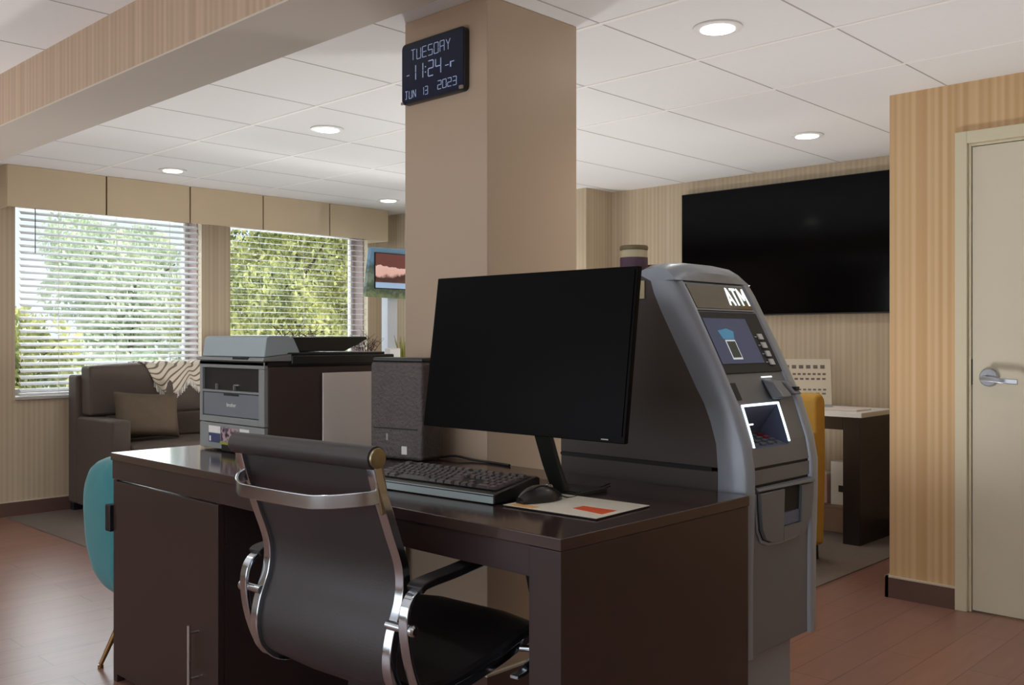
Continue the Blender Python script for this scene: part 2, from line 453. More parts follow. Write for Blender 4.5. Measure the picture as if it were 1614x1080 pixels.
# ================================================================= CEILING LAMPS
lampspots = [(2.984, 1.849, 'round recessed ceiling light nearest above the right side, largest disc'),
             (4.904, 2.475, 'round recessed ceiling light above the wall television'),
             (2.988, 4.237, 'round recessed ceiling light left of the pillar and clock'),
             (3.009, 6.01, 'round recessed ceiling light just in front of the window valance above the sofa'),
             (4.867, 6.065, 'smallest round recessed ceiling light beside the pillar, above the lobby screen'),
             (4.9, 4.27, None), (.6, 1.9, None), (.6, 4.2, None), (-1.3, 0, None), (.6, -.7, None), (-1.3, 3, None), (2.98, -.6, None), (2.98,.6,None)]
proto = None
for x, y, lab in lampspots:
    if lab:
        if proto is None:
            proto = thing('ceiling_light', lab, 'light', (x, y, CEIL), 0, 'recessed ceiling lights')
            MB().lathe([(.060, -.001), (.061, -.008), (.088, -.006), (.088, -.001)], seg=40).build('trim_ring', 'white_plastic', proto, smooth=True)
            MB().lathe([(.0, -.010), (.0605, -.010), (.0605, -.004), (0, -.004)], seg=40).build('lens', 'lamp_glow', proto)
        else:
            c = copy_tree(proto); c.location = (x, y, CEIL); c['label'] = lab
    ld = bpy.data.lights.new('downlight', 'SPOT'); ld.energy = 11; ld.color = (1, .95, .88)
    ld.spot_size = math.radians(125); ld.spot_blend = .9; ld.shadow_soft_size = .06
    lo = bpy.data.objects.new('downlight', ld); lo.location = (x, y, CEIL-.03); COL.objects.link(lo)

# ================================================================= VALANCE
vt = thing('window_valance', 'tan fabric box valance of flat panels with dark pleat gaps above the windows', 'valance', (3.7, YW, 2.03))
edges = [2.165, 2.805, 3.418, 4.025, 4.648, 5.262]
for a, b in zip(edges, edges[1:]):
    q = MB()
    n = 8; yf = -.285
    pts = [(a+.006+(b-a-.012)*k/n-3.7, yf-.010*math.sin(PI*k/n)) for k in range(n+1)]
    ring = pts+[(p[0], p[1]+.016) for p in pts[::-1]]
    q.prism(ring, 'z', .002, .268)
    q.build('panel', 'valance', vt, smooth=True)
for xe in (edges[0]-3.7, edges[-1]-3.714): MB().box(xe, xe+.014, -.28, 0, 0, .268).build('end_return', 'valance', vt)
MB().box(edges[0]-3.69, edges[-1]-3.71, -.268, -.25, .004, .268).build('backing', 'brown', vt)

# ================================================================= DOOR
d = MB()
d.box(XD-.018, XD+.0, DY1, DY1+.05, 0, DH+.052).box(XD-.018, XD, DY0-.05, DY0, 0, DH+.052).box(XD-.018, XD, DY0, DY1, DH, DH+.052)
d.box(XD, XD+.14, DY1-.012, DY1, 0, DH).box(XD, XD+.14, DY0, DY0+.012, 0, DH).box(XD, XD+.14, DY0+.012, DY1-.012, DH-.012, DH)
do = struct(d.build('door_1', 'casing', bevel=.002))
MB().box(XD+.006, XD+.05, DY0+.015, DY1-.016, .008, DH-.015).build('door_slab', 'door', do, bevel=.001)
MB().box(XD+.003, XD+.007, DY1-.0165, DY1-.0115, .985, 1.095).build('strike_plate', 'seam', do)
MB().box(XD+.045, XD+.13, DY0+.012, DY1-.012, 0, .004).build('threshold', 'seam', do)
h = MB().lathe([(0, -.016), (.034, -.016), (.039, -.010), (.040, .0), (.040, .004)], (XD+.005, 1.372, 1.018), 32, 'x').build('door_rosette', 'lever', do, smooth=True)
lv = MB().tube([(XD-.01, 1.372, 1.018), (XD-.062, 1.372, 1.018)], .011, 16)
lv.band(cr([(XD-.058, 1.390, 1.016), (XD-.062, 1.34, 1.012), (XD-.062, 1.29, 1.007), (XD-.050, 1.245, 1.004)], 6), .021, .012, (0, .05, 1))
lv.build('door_handle', 'lever', do, bevel=.003)

# ================================================================= DESK
TZ = .79
dk = thing('desk', 'long dark espresso wooden desk with a cabinet and a polished top', 'desk', (1.78, 2.27, 0))
X0, X1, Y0, Y1 = 1.425, 2.145, 1.237, 3.30
def D(mb): return mb
def dpart(mb, n, m, **k): 
    for v in mb.bm.verts: v.co -= Vector((1.78, 2.27, 0))
    return mb.build(n, m, dk if 'parent' not in k else k.pop('parent'), **k)
dpart(MB().box(X0, X1, Y0, Y1, TZ-.026, TZ), 'desktop', 'dark_top', bevel=.0025)
dpart(MB().box(X0+.005, X0+.03, Y0+.09, Y1-.004, .70, TZ-.0265).box(X1-.03, X1-.005, Y0+.09, Y1-.004, .70, TZ-.0265), 'apron', 'dark_wood', bevel=.001)
dpart(MB().box(X0+.002, X1-.002, Y0+.002, 1.326, 0, TZ-.0265), 'end_panel', 'dark_wood', bevel=.002)
dpart(MB().box(X0+.03, X1-.005, 2.58, 2.60, 0, .6995).box(X0+.03, X1-.005, 3.276, 3.296, 0, .6995).box(X1-.025, X1-.006, 2.60, 3.276, 0, .6995).box(X0+.03, X1-.03, 2.6, 3.276, .04, .06), 'cabinet_body', 'dark_wood', bevel=.001)
cd = dpart(MB().box(X0+.006, X0+.028, 2.578, 3.268, .03, .694), 'cabinet_door', 'dark_wood', bevel=.002)
dpart(MB().tube([(X0-.024, 2.695, .135), (X0-.024, 2.695, .322)], .006, 14).tube([(X0-.024, 2.695, .298), (X0+.008, 2.695, .298)], .004, 10).tube([(X0-.024, 2.695, .160), (X0+.008, 2.695, .160)], .004, 10), 'handle', 'steel', parent=dk).parent = cd
dpart(MB().box(X0+.010, X0+.03, 3.269, 3.298, 0, .698), 'stile', 'dark_wood', bevel=.001)
dpart(MB().box(X0-.004, X0+.026, 3.2985, 3.336, .515, .608), 'side_bracket', 'black_plastic', bevel=.004)

# ================================================================= COMPUTER MONITOR
mn = thing('computer_monitor', 'large black blank computer monitor tilted back on a slim stand', 'monitor', (1.85, 1.595, TZ))
# screen plane: bottom x=1.66, leaning back .05 over .39
mw0, mw1 = 1.262, 1.925
def mp(x, y, z): return (x-1.85, y-1.595, z-TZ)
zb, zt, lean = .955, 1.345, .052
def slab(ya, yb, z0, z1, f0, f1):
    def X(z, f): return 1.66+lean*(z-zb)/(zt-zb)+f
    return [mp(X(z0, f0), ya, z0), mp(X(z0, f1), ya, z0), mp(X(z0, f1), yb, z0), mp(X(z0, f0), yb, z0),
            mp(X(z1, f0), ya, z1), mp(X(z1, f1), ya, z1), mp(X(z1, f1), yb, z1), mp(X(z1, f0), yb, z1)]
MB().hexa(slab(mw0, mw1, zb, zt, .002, .016)).build('housing', 'monitor_black', mn, bevel=.002)
MB().hexa(slab(mw0+.008, mw1-.008, zb+.016, zt-.008, .0, .003)).build('screen', 'monitor_black', mn)
MB().hexa(slab(1.45, 1.74, zb+.04, zb+.25, .016, .045)).build('rear_cover', 'black_plastic', mn, bevel=.008)
MB().box(mp(1.6598, 0, 0)[0], mp(1.6612, 0, 0)[0], 1.305-1.595, 1.325-1.595, .961-TZ, .9635-TZ).build('maker_mark', 'bar_grey', mn)
nk = MB().band([mp(1.735, 1.595, 1.06), mp(1.76, 1.595, .97), mp(1.80, 1.595, .87), mp(1.835, 1.595, .800)], .055, .012, (0, 1, 0))
nk.build('stand_neck', 'ptr_black', mn, bevel=.003)
MB().box(-.02, .10, -.06, .20, .0, .009).box(-.015, .0, -.055, .195, .009, .012).build('stand_foot', 'ptr_black', mn, bevel=.003)

# ================================================================= KEYBOARD
kb = thing('keyboard', 'black full size keyboard on the desk in front of the monitor', 'keyboard', (1.603, 1.60, TZ), math.radians(4.2))
# local: x = away from the user, y = towards the left end
KL, KD = .462, .175
body = MB().prism([(0, 0.002), (KD, 0.002), (KD, .046), (KD-.01, .050), (.014, .028), (0, .024)], 'y', 0, KL)
body.build('case', 'black_plastic', kb, bevel=.003)
MB().prism([(-.0015, .003), (.0, .003), (.002, .024), (.0005, .0245)], 'y', .004, KL-.004).build('front_lip', 'ptr_hood', kb)
MB().prism([(.02, .0305), (.155, .0485), (.155, .0495), (.02, .0315)], 'y', .012, KL-.012).build('key_bed', 'seam', kb)
key = None; ang = math.atan2(.018, .135)
def add_key(x, y, wy):
    global key
    if key is None:
        q = MB()
        q.hexa([(-.0078, -.0078, 0), (.0078, -.0078, 0), (.0078, .0078, 0), (-.0078, .0078, 0),
                (-.006, -.006, .0075), (.006, -.006, .0075), (.006, .006, .0075), (-.006, .006, .0075)])
        key = q.build('key', 'keycap', kb); o = key
        m2 = q
    else:
        o = key.copy(); COL.objects.link(o)
    o.location = (x, y, .0306+(x-.02)*math.tan(ang)); o.rotation_euler = (0, -ang, 0); o.scale = (1, wy/.0156, 1)
M['keycap'] = mat('keycap', srgb(80, 74, 76), .35, noise=.05)
Y = KL-.02; rows = [
    (.030, [1.25, 1.25, 1.25, 5.6, 1.25, 1.25, 1.25, -.3, 1, 1, 1, -.3, 2, 1]),
    (.051, [2.2]+[1]*10+[2.2]+[-.3, -1, 1, -1, -.3, 1, 1, 1]),
    (.072, [1.7]+[1]*11+[1.9]+[-.3, -3, -.3, 1, 1, 1, 1]),
    (.093, [1.4]+[1]*12+[1.2]+[-.3, 1, 1, 1, -.3, 1, 1, 1, 1]),
    (.114, [1]*13+[1.7]+[-.3, 1, 1, 1, -.3, 1, 1, 1, 1]),
    (.141, [1, -.9, 1, 1, 1, 1, -.4, 1, 1, 1, 1, -.5, 1, 1, 1, 1, -.3, 1, 1, 1])]
for x, ks in rows:
    tot = sum(abs(k) for k in ks); u = (KL-.036)/tot; y = KL-.018
    for k in ks:
        if k > 0: add_key(x, y-k*u/2, k*u-.0035)
        y -= abs(k)*u

# ================================================================= MOUSE PAD, MOUSE
pd = thing('mouse_pad', 'white rectangular mouse pad with orange print at the desk corner', 'mouse pad', (1.72, 1.45, TZ), math.radians(3.5))
pd.location = (1.722, 1.448, TZ)
MB().box(-.108, .108, -.134, .134, .0005, .0035).build('base', 'seam', pd, bevel=.001)
M['pad_white'] = mat('pad_white', srgb(226, 222, 208), .5, noise=.03, nscale=10)
M['orange'] = mat('orange_print', srgb(226, 92, 44), .5, noise=.15, nscale=30)
M['peach'] = mat('peach_print', srgb(224, 176, 110), .5, noise=.12, nscale=30)
MB().box(-.1075, .1075, -.1335, .1335, .0035, .0042).build('surface', 'pad_white', pd)
MB().hexa([(-.06, -.115, .0042), (.0, -.115, .0042), (.0, -.02, .0042), (-.04, -.02, .0042), (-.06, -.115, .0046), (.0, -.115, .0046), (.0, -.02, .0046), (-.04, -.02, .0046)]).build('orange_logo', 'orange', pd)
MB().box(-.104, -.075, .05, .12, .0042, .0045).build('corner_print', 'peach', pd)
ms = thing('computer_mouse', 'black wired mouse resting on the white mouse pad', 'mouse', (1.70, 1.545, TZ+.0047), math.radians(-8))
rings = []
L = .120; Wd = .062
for i in range(13):
    t = i/12; x = -L/2+L*t
    hw = Wd/2*(math.sin(PI*(.06+.88*t))**.45)*(1-.06*math.sin(2*PI*t)); hh = .038*(math.sin(PI*(.05+.86*t))**.6)*(.92+.16*(1-t))
    ring = []
    for k in range(20):
        a = 2*PI*k/20; cx, sx = math.cos(a), math.sin(a)
        y = hw*math.copysign(abs(cx)**.75, cx); z = hh*max(0, sx)**.8 if sx > 0 else 0
        ring.append((x, y, max(.0, z)+.001*(1 if sx > 0 else 0)))
    rings.append(ring)
M['mouse_black'] = mat('mouse_black', srgb(34, 34, 36), .22, noise=.05)
MB().loft(rings).build('shell', 'mouse_black', ms, smooth=True)
MB().lathe([(0, -.004), (.010, -.004), (.011, 0), (.010, .004), (0, .004)], (.030, 0, .0285), 20, 'y').build('scroll_wheel', 'chrome', ms, smooth=True)
MB().tube(cr([(.060, 0, .010), (.09, -.004, .0), (.14, .01, -.001), (.22, .05, -.001), (.33, .10, -.001)], 6), .0018, 8).build('cable', 'black_plastic', ms)
# loose cable at the rear of the desktop
cb = MB().tube(cr([(2.10, 2.36, TZ+.004), (2.12, 2.30, TZ+.012), (2.125, 2.22, TZ+.006), (2.13, 2.14, TZ+.004), (2.12, 2.05, TZ+.004)], 6), .004, 8).build('power_cable', 'black_plastic')
tag(cb, 'black cable lying at the back edge of the desktop before the pillar', 'cable')

# ================================================================= TOWER
tw = thing('computer_tower', 'small dark grey textured computer tower between printer and monitor', 'computer', (2.035, 2.445, TZ), math.radians(10))
MB().box(-.055, .055, -.115, .108, .002, .318).build('case', 'tower', tw, bevel=.012, seg=4)
MB().box(-.048, .050, -.110, .104, .318, .332).build('top_cap', 'ptr_black', tw, bevel=.005)
MB().box(-.0572, -.055, .028, .036, .062, .084).build('power_button', 'bar_grey', tw, bevel=.001)
MB().box(-.0565, -.0550, -.052, -.030, .020, .046).build('sticker', 'white_plastic', tw)
MB().box(-.057, -.055, -.095, .09, .10, .104).build('seam_line', 'seam', tw)

# ================================================================= PRINTER
pt = thing('printer', 'grey and black multifunction printer with scanner lid at the desk end', 'printer', (1.71, 2.995, TZ))
px0, px1, py0, py1 = 0, .46, -.215, .215
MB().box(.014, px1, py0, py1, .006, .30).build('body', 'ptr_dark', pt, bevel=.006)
# front face built round its openings
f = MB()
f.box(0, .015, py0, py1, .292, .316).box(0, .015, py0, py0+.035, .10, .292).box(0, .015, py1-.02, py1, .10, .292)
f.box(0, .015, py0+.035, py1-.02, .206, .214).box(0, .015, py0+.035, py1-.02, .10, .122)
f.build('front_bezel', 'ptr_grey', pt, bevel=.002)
MB().box(.010, .0145, py0+.035, py1-.02, .214, .292).build('output_bay', 'seam', pt)
MB().box(.002, .010, -.02, -.014, .216, .236).box(.002, .010, .10, .106, .216, .236).box(.002, .010, -.05, -.014, .232, .236).build('tray_guides', 'ptr_grey', pt)
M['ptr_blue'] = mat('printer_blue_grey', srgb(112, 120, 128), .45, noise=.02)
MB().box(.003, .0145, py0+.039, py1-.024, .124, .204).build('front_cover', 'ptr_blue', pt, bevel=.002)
MB().box(.0022, .0032, -.05, .05, .196, .203).build('finger_notch', 'seam', pt)
text_mesh('maker_mark', 'brother', .020, 'white_plastic', pt, Matrix.Translation(Vector((.0026, .03, .158))) @ Matrix.Rotation(-PI/2, 4, 'Z') @ Matrix.Rotation(PI/2, 4, 'X'), .0003)
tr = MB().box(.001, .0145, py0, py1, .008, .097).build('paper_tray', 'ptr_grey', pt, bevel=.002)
MB().box(.0002, .0012, .07, .15, .062, .086).build('white_sticker', 'white_plastic', tr)
MB().box(.0002, .0012, -.12, -.06, .062, .086).build('white_sticker', 'white_plastic', tr)
MB().box(.0002, .0012, .07, .15, .028, .060).build('blue_sticker', 'blue_label', tr)
MB().box(.0000, .0006, .135, .145, .032, .050).build('white_mark', 'white_plastic', tr)
M['photo_label'] = picture_mat('photo_label', [(.42, srgb(40, 34, 40)), (.55, srgb(90, 76, 88)), (.62, srgb(176, 150, 160))], 55, 2, 0, 0)
M['photo_label'].node_tree.nodes['Math'].inputs[1].default_value = 1.0
M['photo_label'].node_tree.links.remove(M['photo_label'].node_tree.nodes['Math'].inputs[2].links[0])
M['photo_label'].node_tree.nodes['Math'].inputs[2].default_value = .06
MB().box(.0002, .0012, -.055, .065, .036, .084).build('photo_sticker', 'photo_label', tr, uvxz=True)
MB().box(-.004, .0012, -.09, .065, .026, .034).build('green_strip', 'yellow_label', tr)
MB().box(-.0005, .0012, -.03, .06, .004, .025).build('hand_hole', 'seam', tr)
# control panel and scanner
MB().box(.0, px1, py0, py1, .300, .318).build('upper_shell', 'ptr_black', pt, bevel=.004)
MB().hexa([(-.012, py0-.01, .318), (.10, py0-.01, .318), (.10, py1, .318), (-.012, py1, .318),
           (-.006, py0-.01, .330), (.10, py0-.01, .342), (.10, py1, .342), (-.006, py1, .330)]).build('control_panel', 'ptr_grey', pt, bevel=.003)
MB().box(-.0095, -.002, -.13, -.03, .321, .331).build('display', 'seam', pt)
MB().box(.10, .54, py0-.012, py1, .306, .338).build('scanner_base', 'ptr_black', pt, bevel=.005)
MB().box(.09, .50, py0-.006, py1-.004, .338, .347).build('scanner_lid', 'ptr_black', pt, bevel=.003)
hood = MB().prism([(.0, .332), (.14, .346), (.115, .396), (.09, .404), (.02, .404), (.008, .396)], 'y', py0+.0, py1-.02)
hood.build('feeder_hood', 'ptr_hood', pt, bevel=.004)
MB().prism([(.118, .350), (.33, .350), (.43, .393), (.425, .402), (.116, .400)], 'y', py0+.004, py1-.03).build('feeder_tray', 'ptr_black', pt, bevel=.004)
# blank sheet against the side of the printer
sh = MB().box(1.932, 2.160, 2.762, 2.770, TZ+.001, 1.066).build('blank_white_board', 'paper', bevel=.001)
tag(sh, 'blank white board standing against the dark side of the printer', 'board')

# ================================================================= OFFICE CHAIR
ch = thing('office_chair', 'black leather office chair with a curved chrome frame, pushed to the desk', 'chair', (1.196, 1.7925, 0), math.radians(4.5))
prof = [(0, .938), (.016, .88), (.05, .79), (.083, .70), (.082, .63), (.056, .56), (.048, .50), (.066, .45), (.12, .412), (.24, .402), (.40, .425), (.50, .450), (.545, .452), (.565, .435)]
P3 = lambda y, pr=prof, dx=0, dz=0: [(x+dx, y, z+dz) for x, z in pr]
for s_ in (-1, 1):
    MB().band(cr(P3(s_*.228), 8), .026, .022, (0, 1, 0)).build('side_frame', 'chrome', ch, bevel=.004)
    MB().lathe([(0, -.004), (.012, -.004), (.0205, -.003), (.0215, 0), (.0205, .004), (0, .004)], (0, s_*.244, .940), 28, 'y').build('end_cap', 'brass_chrome', ch, smooth=True)
    b_ = MB().box(-.013, .013, s_*.2365-.004, s_*.2365+.004, -.115, .0, Matrix.Translation(Vector((0.004, 0, .935))) @ Matrix.Rotation(math.radians(-13), 4, 'Y')).build('bracket_plate', 'brass_chrome', ch, bevel=.003)
MB().tube([(0, -.240, .940), (0, .240, .940)], .0245, 24).build('top_roll', 'leather', ch, smooth=True)
def sling(pr, dx, th, name, y=.216, dz=0):
    pts = cr([(x+dx, 0, z+dz) for x, z in pr], 8); q = MB(); rings = []
    for i, p in enumerate(pts):
        t = (pts[min(i+1, len(pts)-1)]-pts[max(i-1, 0)]).normalized(); nn = t.cross(Vector((0, 1, 0))).normalized()
        ys_ = [-y, -y*.97, -y*.5, 0, y*.5, y*.97, y]
        top = [p+nn*th*(.5 if abs(v) < y*.96 else .2)+Vector((0, v, 0)) for v in ys_]
        bot = [p-nn*th*(.5 if abs(v) < y*.96 else .2)+Vector((0, v, 0)) for v in ys_]
        rings.append(top+bot[::-1])
    q.loft(rings); return q.build(name, 'leather', ch, smooth=True)
sling(prof[:9], .006, .022, 'backrest')
sling([(.125, .428), (.24, .420), (.40, .443), (.50, .466), (.55, .468), (.575, .45)], .0, .035, 'seat', .222)
MB().band(cr([(.03, -.236, .862), (.0, -.228, .858), (-.045, -.18, .852), (-.070, -.145, .850), (-.078, -.11, .849), (-.08, 0, .849), (-.078, .10, .850), (-.070, .13, .851), (-.045, .175, .854), (.0, .228, .858), (.03, .236, .862)], 5), .030, .008, (0, 0, 1)).build('rear_grip_bar', 'chrome', ch, bevel=.002)
for s_ in (-1, 1):
    y = s_*.275
    loop = [(.16, y, .405), (.10, y, .425), (.062, y, .50), (.045, y, .585), (.055, y, .640), (.095, y, .663), (.20, y, .672), (.38, y, .690), (.435, y, .680), (.46, y, .63), (.49, y, .52), (.50, y, .44), (.45, y, .40), (.40, y, .392)]
    MB().band(cr(loop, 8), .026, .010, (0, 1, 0)).build('arm_loop', 'chrome', ch, bevel=.003)
    MB().band(cr([(.075, y, .662), (.10, y, .672), (.20, y, .681), (.38, y, .699), (.425, y, .694)], 6), .044, .016, (0, 1, 0)).build('arm_pad', 'black_plastic', ch, bevel=.006)
    MB().lathe([(0, -.04), (.010, -.04), (.010, .030), (.0125, .031), (.0125, .038), (.008, .042), (0, .042)] if s_ > 0 else [(0, .04), (.010, .04), (.010, -.030), (.0125, -.031), (.0125, -.038), (.008, -.042), (0, -.042)], (.053, s_*.258, .585), 18, 'y').build('clamp', 'chrome', ch, smooth=True)
    MB().tube([(.46, s_*.222, .436), (.50, s_*.29, .436)], .008, 12).build('clamp', 'chrome', ch, smooth=True)
MB().tube([(.26, -.228, .392), (.26, .228, .392)], .012, 12).box(.20, .36, -.08, .08, .335, .395).build('seat_mount', 'black_plastic', ch, bevel=.004)
MB().tube([(.27, 0, .09), (.27, 0, .20)], .028, 18).tube([(.27, 0, .20), (.27, 0, .34)], .016, 18).build('gas_lift', 'black_plastic', ch, smooth=True)
for k in range(5):
    a = 2*PI*k/5+.3; c, s2 = math.cos(a), math.sin(a)
    MB().tube([(.27+.02*c, .02*s2, .10), (.27+.15*c, .15*s2, .085), (.27+.27*c, .27*s2, .070)], [.022, .018, .013], 10).build('base_leg', 'chrome', ch, smooth=True)
    cx, cy = .27+.27*c, .27*s2
    MB().tube([(cx-.012*s2-.008*s2, cy+.012*c+.008*c, .026), (cx+.02*s2, cy-.02*c, .026)], .026, 16).tube([(cx, cy, .03), (cx, cy, .07)], .006, 8).build('caster', 'black_plastic', ch, smooth=True)

# ================================================================= ATM
am = thing('cash_machine', 'grey and charcoal ATM with lit sign and screen standing behind the desk end', 'cash machine', (2.36, 1.55, 0))
AO = Vector((2.36, 1.55, 0))
def ap(mb, n, m, parent=am, **k):
    for v in mb.bm.verts: v.co -= AO
    return mb.build(n, m, parent, **k)
AX0, AX1, AYB = 2.165, 2.565, 1.885
# outline of the shell seen from the side: (z, y of dark panel edge, y of front edge)
st = [(.362, 1.345, 1.256), (.45, 1.343, 1.256), (.60, 1.342, 1.255), (.76, 1.341, 1.250), (.845, 1.341, 1.250), (.91, 1.346, 1.262),
      (.967, 1.363, 1.281), (1.013, 1.382, 1.297), (1.057, 1.408, 1.319), (1.109, 1.436, 1.344), (1.174, 1.472, 1.377), (1.258, 1.518, 1.421),
      (1.310, 1.543, 1.449), (1.343, 1.553, 1.470)]
# lower dark cabinet and upper dark housing
ap(MB().box(AX0+.004, AX1-.004, 1.345, AYB, .362, .838), 'safe_cabinet', 'atm_dark', bevel=.004)
up = [(AYB, .846), (AYB, 1.366), (1.57, 1.366)]+[(e, z) for z, e, f in st[::-1] if z > .845][0:]+[(1.341, .846)]
ap(MB().prism([(y, z) for y, z in up], 'x', AX0+.004, AX1-.004), 'upper_housing', 'atm_dark', bevel=.003)
ap(MB().box(AX0+.001, AX0+.005, 1.36, AYB-.002, .8375, .8465), 'side_seam', 'seam')
ap(MB().box(AX0+.03, AX1-.05, 1.32, AYB-.02, 0, .362), 'pedestal', 'atm_grey', bevel=.003)
# grey wrap-around pillars (left and right)
def pillar(side):
    rings = []
    for z, e, f in st:
        if side < 0:
            r = [(AX0+.03, e, z), (AX0, e, z), (AX0-.001, e*.55+f*.45, z), (AX0+.006, e*.2+f*.8, z), (AX0+.018, f+.003, z), (AX0+.030, f, z), (AX0+.036, f+.006, z), (AX0+.036, e, z)]
        else:
            r = [(AX1-.06, e, z), (AX1-.06, f+.008, z), (AX1-.054, f, z), (AX1-.035, f-.002, z), (AX1-.012, f+.006, z), (AX1-.001, f+.030, z), (AX1, e, z), (AX1-.03, e, z)]
        rings.append(r)
    return rings
ap(MB().loft(pillar(-1)), 'left_pillar', 'atm_grey', smooth=True)
ap(MB().loft(pillar(1)), 'right_pillar', 'atm_grey', smooth=True)
# hood over the top
rings = []
for x, dz, dy in ((AX0, 0, 0.004), (AX0+.03, .012, -.004), (AX0+.10, .018, -.010), (AX0+.20, .018, -.012), (AX0+.30, .012, -.010), (AX0+.36, .0, -.004), (AX1-.018, -.012, 0), (AX1-.004, -.032, .014)):
    rings.append([(x, 1.553, 1.343), (x, 1.60, 1.366+dz*.2), (x, 1.575, 1.376+dz), (x, 1.53, 1.380+dz), (x, 1.50+dy, 1.374+dz), (x, 1.478+dy, 1.355+dz*.7), (x, 1.470+dy*.3, 1.343)])
ap(MB().loft(rings), 'hood', 'atm_grey', smooth=True)
# fascia: sloped face between the pillars
FX0, FX1 = AX0+.034, AX1-.058
def fy(z):
    for a, b in zip(st, st[1:]):
        if z <= b[0]: return a[2]+(b[2]-a[2])*(z-a[0])/(b[0]-a[0])
    return st[-1][2]
def on(x, z, off): return (x, fy(z)-off, z)
def plate(pts, o0, o1):
    """pts: outline (x, z) on the fascia; extruded from o0 to o1 outwards of the face"""
    q = MB(); A = [q.bm.verts.new(on(x, z, o0)) for x, z in pts]; B = [q.bm.verts.new(on(x, z, o1)) for x, z in pts]
    n = len(pts); q.bm.faces.new(A); q.bm.faces.new(B[::-1])
    for i in range(n): q.bm.faces.new((A[i], B[i], B[(i+1) % n], A[(i+1) % n]))
    return q
def rect(x0, x1, z0, z1): return [(x0, z0), (x1, z0), (x1, z1), (x0, z1)]
KX0, KX1, KZ0, KZ1 = 2.222, 2.405, .897, 1.004
q = MB(); zz = [s_[0] for s_ in st]
def strip(x0, x1, z0, z1):
    zs_ = [z0]+[z for z in zz if z0 < z < z1]+[z1]
    q.loft([[(x0, fy(z)+.05, z), (x0, fy(z)+.008, z), (x1, fy(z)+.008, z), (x1, fy(z)+.05, z)] for z in zs_])
strip(FX0, FX1, .851, KZ0); strip(FX0, KX0, KZ0, KZ1); strip(KX1, FX1, KZ0, KZ1); strip(FX0, FX1, KZ1, 1.343)
ap(q, 'fascia', 'atm_fascia')
q = MB(); strip(FX0, FX1, .806, .843); ap(q, 'middle_band', 'atm_fascia')
ap(MB().box(FX0, FX1, 1.262, 1.34, .79, .852), 'seam_gap', 'seam')
OFF = -.008
ap(plate(rect(FX0+.002, FX1-.004, 1.262, 1.340), OFF, OFF+.004), 'sign_frame', 'atm_grey', bevel=.001)
M['smoke'] = mat('smoked_sign_panel', srgb(92, 84, 52), .07, noise=.05, spec=.8)
sg = ap(plate(rect(FX0+.006, FX1-.010, 1.268, 1.334), OFF+.004, OFF+.006), 'sign_panel', 'smoke')
# lettering
def bars(name, segs, t):
    q = MB()
    for (xa, za), (xb, zb2) in segs:
        dx, dz = xb-xa, zb2-za; l = math.hypot(dx, dz); nx, nz = -dz/l*t/2, dx/l*t/2
        A = [(xa+nx, za+nz), (xb+nx, zb2+nz), (xb-nx, zb2-nz), (xa-nx, za-nz)]
        q.hexa([on(x, z, OFF+.0062) for x, z in A]+[on(x, z, OFF+.0078) for x, z in A])
    return ap(q, name, 'white_glow')
lz0, lz1 = 1.279, 1.329
bars('letter_a', [((2.384, lz0), (2.398, lz1)), ((2.398, lz1-.001), (2.412, lz0)), ((2.389, lz0+.015), (2.407, lz0+.015))], .0062)
bars('letter_t', [((2.430, lz0), (2.430, lz1)), ((2.418, lz1-.003), (2.445, lz1-.003))], .0064)
bars('letter_m', [((2.455, lz0), (2.455, lz1)), ((2.456, lz1-.003), (2.471, lz0+.016)), ((2.471, lz0+.016), (2.486, lz1-.003)), ((2.487, lz0), (2.487, lz1))], .0060)
BZ = rect(FX0+.0, FX1-.004, 1.092, 1.257)
ap(plate(BZ, OFF, OFF+.005), 'screen_bezel', 'seam', bevel=.001)
M['atm_screen'] = emis('atm_screen_glow', srgb(58, 66, 92), .4)
scn = ap(plate(rect(FX0+.006, 2.425, 1.117, 1.240), OFF+.005, OFF+.006), 'screen', 'atm_screen')
M['cyan_glow'] = emis('screen_cyan', srgb(60, 118, 150), .55)
M['screen_pale'] = emis('screen_pale', srgb(190, 198, 205), .6)
M['screen_darkgreen'] = emis('screen_dark', srgb(42, 50, 46), .4)
o = ap(plate([(2.262, 1.183), (2.318, 1.183), (2.330, 1.204), (2.300, 1.212), (2.252, 1.206)], OFF+.006, OFF+.0064), 'screen_arc', 'cyan_glow')
o = ap(plate(rect(2.268, 2.318, 1.128, 1.181), OFF+.006, OFF+.0066), 'card_picture', 'screen_pale')
o = ap(plate(rect(2.272, 2.314, 1.133, 1.177), OFF+.0066, OFF+.0072), 'card_picture', 'screen_darkgreen')
for z in (1.190, 1.166, 1.142, 1.119):
    ap(plate(rect(2.450, 2.472, z-.008, z+.008), OFF+.005, OFF+.011), 'screen_button', 'key_white', bevel=.001)
    ap(plate(rect(2.434, 2.446, z-.002, z+.001), OFF+.005, OFF+.006), 'screen_tick', 'bar_grey')
ap(plate(rect(2.205, 2.232, 1.023, 1.067), OFF, OFF+.002), 'receipt_slot', 'seam')
